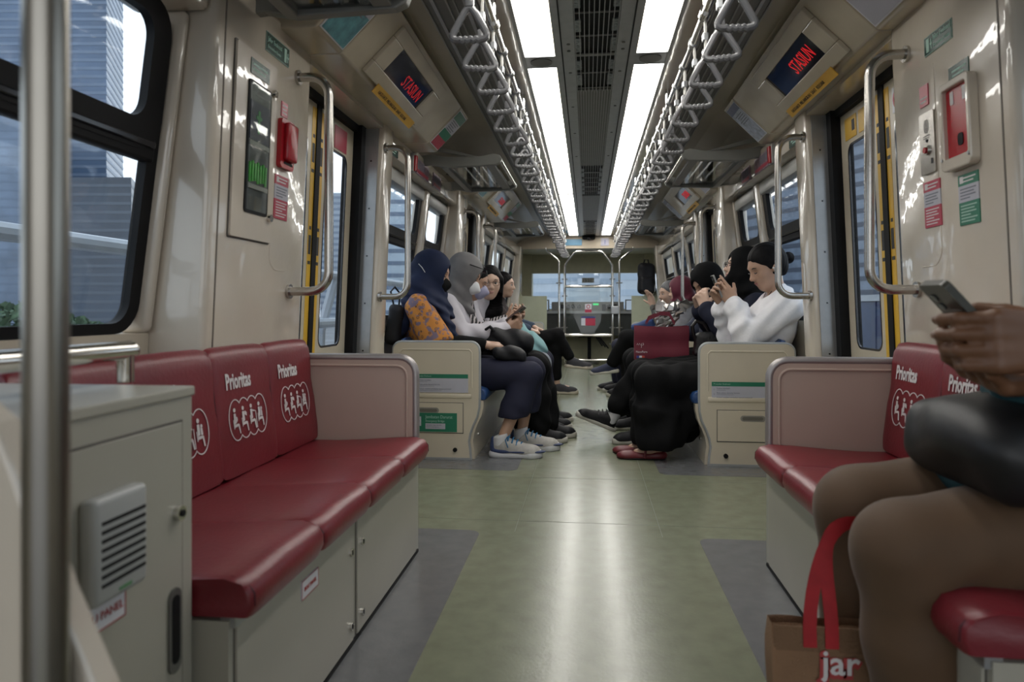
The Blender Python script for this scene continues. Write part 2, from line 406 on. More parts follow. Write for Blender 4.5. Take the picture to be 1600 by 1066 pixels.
# ------------------------------------------------------------ strap pipes and hand straps
GREYH = mat('grey_handle_plastic', (.15, .15, .155), .25, noise=.05, coat=.3)
WEB = mat('grey_webbing', (.46, .45, .42), .7, noise=.15, nscale=60)
for s in (-1, 1):
    px = CX+s*.392; pz = 2.0
    pp = thing('strap_rail', 'long chrome pipe carrying the %s row of hand straps' % SIDE[s], 'rail', (px, 0, pz))
    MB().tube([(px, .3, pz), (px, 10.9, pz)], .0165, 16).build('pipe', CHROME, pp, smooth=True)
    for k in range(9):
        y = 1.35+k*1.2
        MB().tube([(px, y, pz), (px, y, 2.11)], .011, 10).build('hanger', CHROME, pp, smooth=True)
        MB().disc((px, y, pz), .024, (0, 1, 0), .05, 16).build('collar', CHROME, pp, smooth=True)
    base = None
    for k in range(34):
        y = 2.04+k*.265
        lb = 'grey triangular hand strap on the %s overhead pipe, %s from the camera' % (SIDE[s], ORD[k])
        if base is None:
            base = thing('hand_strap', lb, 'hand strap', (px, y, pz), 'hand straps on the %s pipe' % SIDE[s])
            MB().disc((px, y, pz), .0215, (0, 1, 0), .030, 16).build('clamp', ALU, base, smooth=True)
            MB().box(px-.0035, px+.0035, y-.011, y+.011, 1.838, pz-.015).build('belt', WEB, base)
            MB().rbox(px-.011, px+.011, y-.013, y+.013, 1.90, 1.93, .004).build('belt_keeper', ALU, base)
            w, z0, z1 = .062, 1.735, 1.848; pts = []
            cs = [(-w, z0, .022), (w, z0, .022), (0, z1, .030)]
            for i in range(3):
                A = Vector(cs[i-1][:2]); B = Vector(cs[i][:2]); C = Vector(cs[(i+1) % 3][:2]); r = cs[i][2]
                u1 = (A-B).normalized(); u2 = (C-B).normalized(); p1 = B+u1*r*1.3; p2 = B+u2*r*1.3
                for t in (0, .25, .5, .75, 1): q = (p1*(1-t)+B*t)*(1-t)+(B*(1-t)+p2*t)*t; pts.append(q)
                if i == 0:
                    for j in range(1, 16): q = p2.lerp(Vector((w-.0286, z0)), j/16); pts.append(Vector((q.x, q.y+.0028*math.sin(j/16*math.pi*8))))
            MB().tube([(px+q.x, y, q.y) for q in pts], .0108, 10, closed=True).build('handle', GREYH, base, smooth=True)
            MB().rbox(px-.013, px+.013, y-.014, y+.014, 1.832, 1.868, .005).build('swivel', GREYH, base, smooth=True)
            strap0 = base
        else:
            c = copy_tree(base, (0, y-2.04, 0)); c['label'] = lb
            c.rotation_euler = (random.uniform(-.10, .06), s*random.uniform(-.05, .05), random.uniform(-.15, .15))

# ------------------------------------------------------------ door header covers
SCREEN = mat('led_screen_glass', (.012, .014, .022), .08, noise=.4, nscale=5)
def slope(s, y, t, n=0.):
    # t along the 45-degree face from its upper edge (0) to lower edge (1); n = proud of the face
    x = .767+.2*t; z = 2.10-.2*t
    return (CX+s*(x-n*.7071), y, z-n*.7071)
def slope_box(s, y0, y1, t0, t1, n0, n1, mb=None):
    mb = mb or MB()
    return mb.add([slope(s, y, t, n) for y in (y0, y1) for t in (t0, t1) for n in (n0, n1)],
                  [(0, 1, 3, 2), (4, 6, 7, 5), (0, 4, 5, 1), (2, 3, 7, 6), (0, 2, 6, 4), (1, 5, 7, 3)])
HEADM = mat('cream_header_cover', (.48, .425, .33), .22, noise=.07, nscale=5, bump=.06, bscale=9, coat=.2)
for s in (-1, 1):
    for di, d0 in enumerate(DOORS+[DOORS[1]+PER]):
        if di == 2: continue
        dy = di*PER; which = ['nearest', 'second'][di]
        hd = thing('door_header', 'cream sloping cover over the %s %s-hand door' % (which, SIDE[s]), 'door header', (s*.9, 3.2+dy, 1.9), 'door header covers')
        for (a, b, nm) in ((2.27, 2.516, 'end_panel'), (2.52, 3.93, 'hinged_cover'), (3.934, 4.17, 'end_panel')):
            P = [(CX+s*.767, 2.10), (CX+s*.967, 1.90), (CX+s*.975, 1.895), (s*1.085, 1.895), (s*1.085, 2.0), (CX+s*.82, 2.11)]
            MB().prism(P, a+dy, b+dy, 'y').build(nm, HEADM, hd, bevel=.006)
        if s*0 == 0:
            MB().box(s*1.07, s*1.30, d0-.02, d0+DW+.02, 1.875, 1.90).build('lintel', CREAM, hd)
        # destination display
        ds = thing('led_display', 'black LED destination display in a cream bezel over the %s %s-hand door' % (which, SIDE[s]), 'display', slope(s, 3.12+dy, .5), 'LED displays')
        y0, y1 = 2.72+dy, 3.54+dy
        for (a, b, t0, t1) in ((y0, y1, .10, .30), (y0, y1, .75, .97), (y0, 2.84+dy, .3, .75), (3.41+dy, y1, .3, .75)):
            slope_box(s, a, b, t0, t1, 0, .02).build('bezel', HEADM, ds, bevel=.004)
        slope_box(s, 2.835+dy, 3.415+dy, .295, .755, .001, .010).build('screen', SCREEN, ds)
        R = Vector((0, -s, 0)); U = (Vector(slope(s, 0, 0))-Vector(slope(s, 0, 1))).normalized()
        if s > 0:
            text('led_lettering', 'STASIUN', .092, LED, slope(s, 3.15+dy, .66, .011), R, U, ds, sx=.68)
        else:
            text('led_lettering', 'STASIUN', .085, mat('led_dim_red', (.50, .015, .02), .4, emit=.35), slope(s, 3.07+dy, .68, .011), R, U, ds, sx=.85)
        # ochre notice below it
        nt_ = thing('ochre_notice', 'ochre strip notice with black print under the %s %s LED display' % (which, SIDE[s]), 'notice', slope(s, 3.2+dy, .95), 'ochre notices under the displays')
        slope_box(s, 2.88+dy, 3.50+dy, .93, 1.09, .021, .024).build('strip', DYELL, nt_)
        text('lettering', 'HATI-HATI  MELANGKAH  SAAT  KELUAR', .024, TXTK, slope(s, (2.93 if s < 0 else 3.45)+dy, 1.045, .0245), R, U, nt_, sx=1.0)
        # posters on both end panels
        for (a, b, e) in ((2.29, 2.495, 'near'), (3.955, 4.145, 'far')):
            po = thing('cove_poster', 'small framed poster on the %s end of the %s %s door cover' % (e, which, SIDE[s]), 'poster', slope(s, a+dy, .5), 'posters on the door covers')
            if e == 'near' and s < 0: cols = [(0, .42, PALE), (.42, 1, TEAL)]
            elif e == 'near': cols = [(0, .45, TEAL), (.45, 1, PALE)]
            elif s < 0: cols = [(0, .22, GREENS), (.22, .52, PALE), (.52, .74, GREENS), (.74, 1, REDS)]
            else: cols = [(0, .18, mat('poster_navy', (.05, .07, .17), .3, noise=.2)), (.18, 1, mat('poster_pale_blue', (.36, .40, .48), .3, noise=.3, nscale=40))]
            slope_box(s, a+dy-.008, b+dy+.008, .06, .98, .001, .003).build('poster_border', WHITES, po)
            for (t0, t1, m) in cols: slope_box(s, a+dy, b+dy, .08+.88*t0, .08+.88*t1, .003, .0045).build('poster_field', m, po)
            mb = MB()
            for j in range(5): slope_box(s, a+dy+.02, b+dy-.03-.02*(j % 3), .30+j*.05, .32+j*.05, .0046, .0052, mb)
            mb.build('print_lines', TXTGR, po)

# ------------------------------------------------------------ luggage racks
RACKG = mat('rack_grey_paint', (.20, .20, .185), .35, noise=.05)
for s in (-1, 1):
    for k, (a, b) in enumerate(((1.15, 2.11), (4.45, 5.40), (7.90, 8.85))):
        rk = thing('luggage_rack', 'grey glass-bottomed luggage rack on the %s, %s from the camera' % (SIDE[s], ORD[k]), 'luggage rack', (s*1.0, (a+b)/2, 1.88), 'luggage racks')
        for y in (a, b):
            P = [(1.19, 1.93), (1.19, 1.86), (1.05, 1.875), (.95, 1.855), (.62, 1.865), (.585, 1.88), (.575, 1.905), (.59, 1.93), (.63, 1.94), (.72, 1.925), (.95, 1.925), (1.05, 1.945)]
            MB().prism([(CX*.5+s*x, z) for x, z in P], y-.02, y+.02, 'y').build('bracket', RACKG, rk, bevel=.005)
            P2 = [(.74, 1.925), (.80, 1.925), (1.16, 2.0), (1.17, 2.03), (1.13, 2.03)]
            MB().prism([(CX*.5+s*x, z) for x, z in P2], y-.012, y+.012, 'y').build('brace', RACKG, rk)
        MB().tube([(CX*.5+s*.592, a+.02, 1.905), (CX*.5+s*.592, b-.02, 1.905)], .014, 12).build('front_rail', CHROME, rk, smooth=True)
        MB().rbox(CX*.5+s*.66-.03, CX*.5+s*.66+.03, a, b, 1.872, 1.892, .004).build('lip_panel', RACKG, rk)
        MB().rbox(CX*.5+s*.96-.022, CX*.5+s*.96+.022, a, b, 1.855, 1.895, .004).build('rear_rail', RACKG, rk)
        MB().box(CX*.5+s*.68, CX*.5+s*.95, a+.02, b-.02, 1.876, 1.882).build('glass_shelf', SMOKE, rk)
        for q in (.74, .80, .86): MB().box(CX*.5+s*q-.008, CX*.5+s*q+.008, a, b, 1.884, 1.90).build('shelf_slat', ALU, rk)
# ------------------------------------------------------------ wall-mounted things
W0 = W
def W(s):
    g = W0(s); return lambda o, y, z: g(o, y*.98, .92+(z-.92)*.98)
def wplate(s, y0, y1, z0, z1, o0, o1, m, name, parent, r=0.):
    mb = MB(W(s))
    if r: mb.prism(rrect(y0, y1, z0, z1, r, 4), -o1, -o0, 'x')
    else: mb.box(-o1, -o0, y0, y1, z0, z1)
    return mb.build(name, m, parent)
def wtext(s, name, txt, size, m, y, z, o, parent, sx=1., bold=0.):
    return text(name, txt, size, m, W(s)(-o, y, z), (0, -s, 0), (-s*LEAN, 0, 1), parent, sx=sx, bold=bold)
def lines(s, y0, y1, z0, z1, n, o, m, parent, name='print_lines'):
    mb = MB(W(s))
    for j in range(n):
        z = z1-(z1-z0)*(j+.5)/n; ln = (y1-y0)*(1, .85, .95, .6)[j % 4]
        a, b = (y0, y0+ln) if s < 0 else (y1-ln, y1)
        mb.box(-o-.0005, -o, a, b, z-.2*(z1-z0)/n, z+.2*(z1-z0)/n)
    return mb.build(name, m, parent)
def evac_sign(s, y0, y1, z0, z1, lb):
    g = thing('evacuation_sign', lb, 'sign', W(s)(0, (y0+y1)/2, z0))
    wplate(s, y0, y1, z0, z1, 0, .003, mat('sign_rim', (.20, .30, .26), .4, noise=.05), 'rim', g)
    wplate(s, y0+.003, y1-.003, z0+.003, z1-.003, .003, .004, DGREEN, 'plate', g)
    ty = y0+.012 if s < 0 else y1-.055
    ty = (y0+.012) if s < 0 else (y1-.052)
    if s > 0: ty = y1-.058
    wtext(s, 'lettering', 'Jalur Evakuasi', .0215, TXTG, ty if s > 0 else y0+.010, z0+.036, .0042, g, sx=.88)
    wtext(s, 'lettering', 'Evacuation Route', .0155, TXTG, ty if s > 0 else y0+.010, z0+.013, .0042, g, sx=.88)
    py = (y1-.040) if s < 0 else (y0+.128)
    py = y1-.042 if s < 0 else y1-.034
    wplate(s, py-.0, py+.017, z0+.008, z1-.010, .0042, .005, TXTG, 'door_pictogram', g)
    mb = MB(W(s)); a = py+.022 if s < 0 else py-.018
    mb.box(-.005, -.0042, a, a+.012, z0+.026, z0+.032).box(-.005, -.0042, a+.003, a+.007, z0+.012, z0+.045)
    mb.build('arrow_pictogram', TXTG, g)
    return g
evac_sign(-1, 2.21, 2.387, 1.800, 1.866, 'dark green Jalur Evakuasi sign high on the left wall')
evac_sign(1, 2.18, 2.347, 1.735, 1.795, 'dark green Jalur Evakuasi sign high on the right wall')
sg = thing('exit_sticker', 'small dark green sticker above the red box on the right wall', 'sticker', W(1)(0, 2.155, 1.60))
wplate(1, 2.102, 2.210, 1.600, 1.650, 0, .003, DGREEN, 'plate', sg); lines(1, 2.115, 2.19, 1.612, 1.640, 2, .003, TXTG, sg)

# emergency equipment cabinet, left
ec = thing('emergency_cabinet', 'cream emergency cabinet with a tall glass front on the left wall', 'cabinet', W(-1)(0, 2.15, 1.15))
wplate(-1, 2.015, 2.285, 1.150, 1.760, 0, .010, CREAM, 'door_panel', ec, .008)
wplate(-1, 2.010, 2.290, 1.145, 1.765, -.001, .003, mat('panel_gap', (.10, .09, .08), .6, noise=.1), 'shadow_gap', ec, .008)
wplate(-1, 2.088, 2.245, 1.235, 1.665, .0101, .014, BLACK, 'glass_gasket', ec, .012)
wplate(-1, 2.098, 2.235, 1.245, 1.655, .0102, .0145, mat('cabinet_recess', (.045, .05, .06), .35, noise=.5, nscale=12), 'recess', ec, .006)
# contents behind the glass
mb = MB(W(-1))
for j in range(7): mb.box(-.0175, -.0146, 2.104+j*.018, 2.116+j*.018, 1.335+.004*(j % 3), 1.40+.006*(j % 2))
mb.build('glow_sticks', mat('glow_green', (.05, .40, .04), .4, noise=.2), ec)['kind'] = 'stuff'
MB(W(-1)).box(-.0172, -.0146, 2.150, 2.163, 1.50, 1.575).box(-.0172, -.0146, 2.138, 2.175, 1.545, 1.557).build('first_aid_cross', mat('cross_green', (.06, .28, .10), .4, noise=.1), ec)
wplate(-1, 2.100, 2.232, 1.475, 1.60, .0146, .016, mat('first_aid_navy', (.02, .025, .06), .4, noise=.2), 'first_aid_bag', ec)
wplate(-1, 2.100, 2.232, 1.455, 1.47, .0146, .018, GREYP, 'shelf', ec); wplate(-1, 2.100, 2.232, 1.315, 1.33, .0146, .018, GREYP, 'shelf', ec)
wplate(-1, 2.098, 2.235, 1.245, 1.655, .019, .021, CLEAR, 'glass', ec)
wplate(-1, 2.098, 2.225, 1.685, 1.735, .0105, .0125, DGREEN, 'green_label', ec); lines(-1, 2.11, 2.21, 1.693, 1.727, 2, .0126, TXTG, ec)
for z in (1.665, 1.235):
    MB(W(-1)).disc((-.014, 2.263, z), .013, (1, 0, 0), .016, 18).build('lock', CHROME, ec, smooth=True)
# red alarm box, left
ab = thing('alarm_box', 'red plastic emergency box on the left wall beside the door', 'alarm box', W(-1)(0, 2.40, 1.42))
wplate(-1, 2.325, 2.435, 1.428, 1.605, 0, .016, REDP, 'back_plate', ab, .015)
MB(W(-1)).rbox(-.036, -.014, 2.345, 2.425, 1.455, 1.592, .009, 3).build('cover', REDP, ab, smooth=True)
wplate(-1, 2.350, 2.42, 1.444, 1.452, .012, .018, BLACK, 'slot', ab)
rl = thing('alarm_label', 'small red label above the left red emergency box', 'label', W(-1)(0, 2.36, 1.615))
wplate(-1, 2.345, 2.395, 1.615, 1.668, 0, .003, REDS, 'plate', rl); lines(-1, 2.352, 2.388, 1.622, 1.66, 3, .003, TXTW, rl)
def poster(s, y0, y1, z0, z1, m, lb, split=((0, .22), (.22, .55), (.55, 1))):
    g = thing('wall_notice', lb, 'notice', W(s)(0, (y0+y1)/2, z0)); h = z1-z0
    for (a, b), mm, tm in zip(split, (m, PALE, m), (TXTW, TXTGR, TXTG if m == GREENS else TXTW)):
        wplate(s, y0, y1, z1-h*b, z1-h*a, 0, .003, mm, 'print_field', g)
        lines(s, y0+.012, y1-.01, z1-h*b+.006, z1-h*a-.006, 2 if a == 0 else (4 if a < .5 else 6), .003, tm, g)
    wplate(s, (y0+.01) if s < 0 else (y1-.028), (y0+.028) if s < 0 else (y1-.01), z1-h*.17, z1-h*.04, .003, .0038, TXTW, 'pictogram', g)
    return g
poster(-1, 2.318, 2.425, 1.245, 1.402, REDS, 'red and white printed notice under the left red emergency box')
poster(1, 2.290, 2.395, 1.186, 1.335, REDS, 'red and white printed notice under the steel intercom plate')
poster(1, 2.079, 2.185, 1.169, 1.318, GREENS, 'green and white printed notice under the red extinguisher box')
# right: extinguisher box
eb = thing('extinguisher_box', 'red fronted extinguisher box in a cream frame on the right wall', 'extinguisher box', W(1)(0, 2.145, 1.345))
MB(W(1)).ring(rrect(2.062, 2.228, 1.335, 1.60, .022), rrect(2.080, 2.208, 1.372, 1.578, .008), -.028, .0, 'x').build('frame', CREAM, eb, bevel=.004)
wplate(1, 2.078, 2.21, 1.37, 1.58, 0, .014, REDP, 'red_front', eb)
wplate(1, 2.122, 2.150, 1.402, 1.438, .014, .016, BLACK, 'finger_hole', eb, .010)
for y in (2.112, 2.178):
    lk = wplate(1, y-.012, y+.006, 1.530, 1.570, .014, .0155, TXTW, 'hand_pictogram', eb, .004)
for (y, z) in ((2.072, 1.365), (2.216, 1.372)): MB(W(1)).disc((-.029, y, z), .005, (1, 0, 0), .004, 10).build('rivet', ALU, eb)
# intercom
ic = thing('intercom_plate', 'brushed steel intercom plate with a red button on the right wall', 'intercom', W(1)(0, 2.352, 1.36))
wplate(1, 2.305, 2.398, 1.360, 1.558, 0, .006, STEEL, 'plate', ic, .006)
gr = MB(W(1))
for j in range(9):
    hw = .017*math.sqrt(max(0, 1-((j-4)/4.6)**2)); gr.box(-.0068, -.006, 2.352-hw, 2.352+hw, 1.491+j*.0050, 1.4935+j*.0050)
gr.build('speaker_slots', BLACK, ic)
MB(W(1)).disc((-.008, 2.352, 1.435), .016, (1, 0, 0), .008, 20).build('button_ring', CHROME, ic, smooth=True)
MB(W(1)).disc((-.012, 2.352, 1.435), .010, (1, 0, 0), .008, 18).build('red_button', REDP, ic, smooth=True)
MB(W(1)).disc((-.007, 2.352, 1.466), .005, (1, 0, 0), .003, 12).build('indicator', BLACKP, ic)
lines(1, 2.33, 2.375, 1.472, 1.485, 2, .006, TXTK, ic)
mb = MB(W(1)).box(-.0066, -.006, 2.318, 2.330, 1.388, 1.405); mb.build('engraved_mark', TXTK, ic)
rs = thing('alarm_label', 'small red label above the steel intercom plate', 'label', W(1)(0, 2.365, 1.582))
wplate(1, 2.338, 2.393, 1.582, 1.650, 0, .003, REDS, 'plate', rs); lines(1, 2.345, 2.386, 1.59, 1.615, 2, .003, TXTW, rs)
# recessed outline around the grab rails (moulded line in the wall panel)
for s in (-1, 1):
    P = [(2.30, 1.70)]+[(2.30, 1.06+.06)]+[(2.30+.06*(1-math.cos(math.radians(a))), 1.06+.06*(1-math.sin(math.radians(a)))) for a in range(0, 91, 18)]+[(2.43, 1.06)]
    MB(W(s)).tube([(.0005, y, z) for y, z in P], .0022, 6).build('moulded_line', CREAM, bpy.data.objects['wall_'+SIDE[s]], smooth=True)
# red brackets by the near rack end on each far pillar
for s in (-1, 1):
    hm = thing('window_hammer', 'small red emergency hammer over the first %s bay window' % SIDE[s], 'hammer', (s*1.07, 4.22, 1.80))
    MB(W(s)).rbox(-.015, .02, 4.20, 4.235, 1.79, 1.89, .005).build('case', REDP, hm)
    MB(W(s)).rbox(.0, .022, 4.185, 4.25, 1.785, 1.90, .004).build('holder', GREYP, hm)
    es = thing('evacuation_sign', 'tiny green sign above the far grab rail beside the %s door' % SIDE[s], 'sign', W(s)(0, 3.82, 1.80))
    MB(W(s)).box(.016, .0205, 3.75, 3.90, 1.80, 1.85).build('plate', DGREEN, es); MB(W(s)).box(.015, .0165, 3.77, 3.86, 1.825, 1.833).box(.015, .0165, 3.77, 3.84, 1.812, 1.818).build('print_lines', TXTG, es)
    # notice frames over the bay windows
    for k, (a, b) in enumerate(((4.32, 4.66), (4.80, 5.05))):
        g = thing('wall_notice', 'magenta and grey list notice over the %s window, %s one' % (SIDE[s], ['nearer', 'farther'][k]), 'notice', W(s)(0, a, 1.80))
        MB(W(s)).box(.012, .02, a, b, 1.80, 1.90).build('plate', mat('notice_mauve', (.26, .18, .22), .4, noise=.4, nscale=30), g)
        MB(W(s)).box(.0105, .0121, a+.02, b-.02, 1.81, 1.83).build('band', REDS, g)
        lines2 = MB(W(s))
        for j in range(6): lines2.box(.0108, .0121, a+.03+j*.03, a+.045+j*.03, 1.84, 1.89)
        lines2.build('print_columns', TXTGR, g)
    g = thing('window_sticker', 'white no-smoking style sticker on the %s window past the door' % SIDE[s], 'sticker', W(s)(.18, 4.17, 1.5))
    MB(W(s)).box(.187, .1885, 4.10, 4.24, 1.45, 1.53).build('white_field', WHITES, g)
    MB(W(s)).box(.187, .1885, 4.14, 4.21, 1.55, 1.66).build('black_field', TXTK, g)
    lm = MB(W(s))
    for j in range(4): lm.box(.186, .187, 4.12, 4.22-.02*(j % 2), 1.462+j*.017, 1.469+j*.017)
    lm.build('print_lines', TXTR, g)
W = W0
# ------------------------------------------------------------ priority benches (red)
def loft(profile, s, y0, y1, name, m, parent, inset=.010, steps=(0, .012, .03, .5), crown=.004, smooth=True):
    # closed cross-section (x outward, z) swept along y with rounded, slightly crowned ends
    ym = (y0+y1)/2; half = (y1-y0)/2; cx = sum(p[0] for p in profile)/len(profile); cz = sum(p[1] for p in profile)/len(profile)
    ts = [0, .006, .018, .04, .09, half]; ts = ts+[2*half-t for t in reversed(ts[:-1])]
    rows = []
    for t in ts:
        e = min(t, 2*half-t); q = max(0, 1-e/.04); sh = inset*(1-math.sqrt(max(0, 1-q*q))); cr = crown*(1-abs(t-half)/half)
        row = []
        for (x, z) in profile:
            d = Vector((x-cx, z-cz)); L = d.length; d = d/L if L else d
            row.append((s*(x-d.x*sh), y0+t, z-d.y*sh+(cr if z > cz else 0)))
        rows.append(row)
    n = len(profile); mb = MB(); mb.grid(rows, closed_u=True)
    mb.f += [tuple(range(n)), tuple((len(rows)-1)*n+k for k in range(n))]
    return mb.build(name, m, parent, smooth=smooth, sharp=50)
def fig_pictograms(s, yb, zb, parent, plane):
    # four overlapping ovals with little seated figures; plane(y, z, n) -> world
    cs = [.0425+.05*k for k in range(4)]; a, b = .0425, .062
    mb = MB()
    for i, c in enumerate(cs):
        N = 56
        for k in range(N):
            t0, t1 = 2*math.pi*k/N, 2*math.pi*(k+1)/N; tm = (t0+t1)/2
            y, z = c+a*math.cos(tm), b*math.sin(tm)
            if any(((y-c2)/a)**2+(z/b)**2 < .985 for j, c2 in enumerate(cs) if j != i): continue
            q = []
            for t in (t0, t1):
                for f in (1.0, .925): q.append((c+a*f*math.cos(t), b*(1-(1-f)*.65)*math.sin(t)))
            P = [plane(yb+y, zb+z, n) for n in (.0004, .0012) for (y, z) in q]
            mb.add(P, [(0, 1, 3, 2), (4, 6, 7, 5), (0, 2, 6, 4), (1, 5, 7, 3)])
    mb.build('oval_outline', TXTW, parent)
    for i, c in enumerate(cs):
        pm = MB()
        def poly(pts):
            n = len(pts); P = [plane(yb+c+y, zb+z, h) for h in (.0004, .0014) for (y, z) in pts]
            pm.add(P, [tuple(range(n)), tuple(range(2*n-1, n-1, -1))]+[(k, (k+1) % n, n+(k+1) % n, n+k) for k in range(n)])
        def disc(y, z, r): poly([(y+r*math.cos(2*math.pi*k/8), z+r*math.sin(2*math.pi*k/8)) for k in range(8)])
        disc(-.008, .030, .0065)
        poly([(-.014, .020), (-.003, .020), (-.001, -.008), (-.013, -.012)])
        poly([(-.013, -.012), (.011, -.012), (.013, -.019), (-.013, -.021)])
        poly([(.007, -.014), (.014, -.014), (.019, -.042), (.013, -.042)])
        if i == 0: disc(-.002, .002, .0085)
        if i == 1: poly([(-.004, .012), (.012, .004), (.012, .016), (.009, .016)]); disc(.004, .016, .004)
        if i == 2: poly([(-.004, .018), (.014, .014), (.014, .010), (-.004, .013)]); poly([(.018, .012), (.021, .012), (.024, -.042), (.021, -.042)])
        if i == 3: disc(.007, .014, .005); poly([(.001, .010), (.010, .008), (.012, -.010), (.003, -.010)])
        poly([(-.019, .002), (-.016, .002), (-.014, -.025), (-.017, -.025)])
        pm.build('seated_pictogram', TXTW, parent)
DOORM = mat('bench_door_paint', (.38, .36, .305), .34, noise=.04, nscale=3)
GAP = MATS['panel_gap']
def red_bench(s):
    nm = SIDE[s]; y0, y1 = 1.16, 2.53
    bn = thing('priority_bench', 'red four-seat priority bench along the %s wall' % nm, 'bench', (s*.85, (y0+y1)/2, 0))
    b_ = MB(); b_.box(s*.642, s*1.09, y0+.005, y1+.02, 0, .357).build('base', CABG, bn)
    MB().box(s*.632, s*.66, y0+.01, y1, .343, .362).build('cushion_rail', ALU, bn)
    MB().box(s*.636, s*.645, y0+.02, y1, 0, .012).build('kick_strip', BLACK, bn)
    for (a, b, k) in ((1.185, 1.808, 0), (1.842, 2.492, 1)):
        MB().box(s*.6405, s*.644, a-.004, b+.004, .012, .344).build('door_gap', GAP, bn)
        d = MB().box(s*.636, s*.643, a, b, .016, .340).build('door', DOORM, bn, bevel=.0015)
        ly = b-.022 if k == 0 else a+.035
        for z in (.262, .062):
            MB().disc((s*.634, ly, z), .0105, (1, 0, 0), .008, 16).build('lock', CHROME, d, smooth=True)
            MB().box(s*.6285, s*.631, ly-.0015, ly+.0015, z-.006, z+.006).build('lock_slot', BLACK, d)
    if s < 0:
        lb = thing('bench_label', 'small white label on the left bench door', 'label', (s*.635, 1.51, .27))
        MB().box(s*.633, s*.636, 1.462, 1.556, .268, .310).build('plate', WHITES, lb)
        mb = MB()
        for (a, b, c, d) in ((1.462, 1.556, .268, .2695), (1.462, 1.556, .3085, .310), (1.462, 1.4635, .268, .31), (1.5545, 1.556, .268, .31)): mb.box(s*.6325, s*.6335, a, b, c, d)
        mb.build('red_border', TXTR, lb)
        text('lettering', 'BOX PANEL', .0135, TXTR, (s*.6325, 1.475, .284), (0, 1, 0), (0, 0, 1), lb, sx=.95)
    seat = [(.602, .364), (.592, .385), (.593, .408), (.606, .428), (.64, .438), (.72, .436), (.85, .425), (.96, .418), (1.05, .418), (1.06, .364)]
    back = [(1.03, .425), (1.03, .46), (1.0435, .58), (1.0525, .66), (1.062, .745), (1.069, .780), (1.082, .803), (1.098, .806), (1.106, .79), (1.105, .425)]
    p = (y1-y0)/4
    PIP = mat('dark_red_piping', (.055, .005, .009), .5, noise=.1)
    for k in range(5):
        yy = y0+k*p+(.012 if k == 0 else (-.012 if k == 4 else 0)); sh = .0045 if k in (0, 4) else .0075
        MB().tube([(s*(x+(sh if x < .64 else 0)), yy, z-(sh if x >= .60 else 0)*.9) for x, z in seat[1:9]], .0032, 6).build('seat_piping', PIP, bn, smooth=True)
        if 0 < k < 4: MB().tube([(s*(x+.0085), yy, z-(.008 if z > .77 else 0)) for x, z in back[1:8]], .0036, 6).build('back_piping', PIP, bn, smooth=True)
    for k in range(4):
        a, b = y0+k*p, y0+(k+1)*p
        loft(seat, s, a, b, 'seat_cushion', RED, bn)
        bk = loft(back, s, a, b, 'backrest', RED, bn, crown=.002, inset=.012)
        pl = lambda y, z, n: (s*(1.03+.1125*(z-.46)-n-.0012), y, z)
        yb = a+.050
        if s < 0:
            text('lettering', 'Prioritas', .066, TXTW, pl(yb+.002, .682, .0008), (0, 1, 0), (s*.1125, 0, 1), bk, sx=.66, bold=.0018)
            fig_pictograms(s, yb, .588, bk, pl)
        else:
            text('lettering', 'Prioritas', .066, TXTW, pl(b-.052, .682, .0008), (0, -1, 0), (s*.1125, 0, 1), bk, sx=.66, bold=.0018)
            fig_pictograms(s, 0, .588, bk, lambda y, z, n, b=b: pl(b-.05-y, z, n))
    # end screen with steel edge
    sc_ = bn
    P = [(1.09, .34), (.652, .34), (.652, .66)]+[(.652+.062*(1-math.cos(math.radians(a))), .672+.062*math.sin(math.radians(a))) for a in range(10, 91, 16)]+[(1.09, .734)]
    sc_ = MB().prism([(s*x, z) for x, z in P], y1+.004, y1+.030, 'y').build('end_screen', PINK, bn)
    I = [(1.06, .36), (.682, .36), (.682, .655)]+[(.682+.04*(1-math.cos(math.radians(a))), .664+.04*math.sin(math.radians(a))) for a in range(10, 91, 20)]+[(1.06, .704)]
    fr = [(s*x, y1+.003, z) for x, z in I[1:]]
    MB().tube(fr, .005, 8).build('raised_bead', PINK, sc_, smooth=True)
    MB().tube([(s*x, y1+.017, z) for x, z in P[1:]], .0155, 12).build('steel_rim', mat('satin_rim', (.36, .335, .33), .42, metal=.7, noise=.05), sc_, smooth=True)
for s in (-1, 1): red_bench(s)

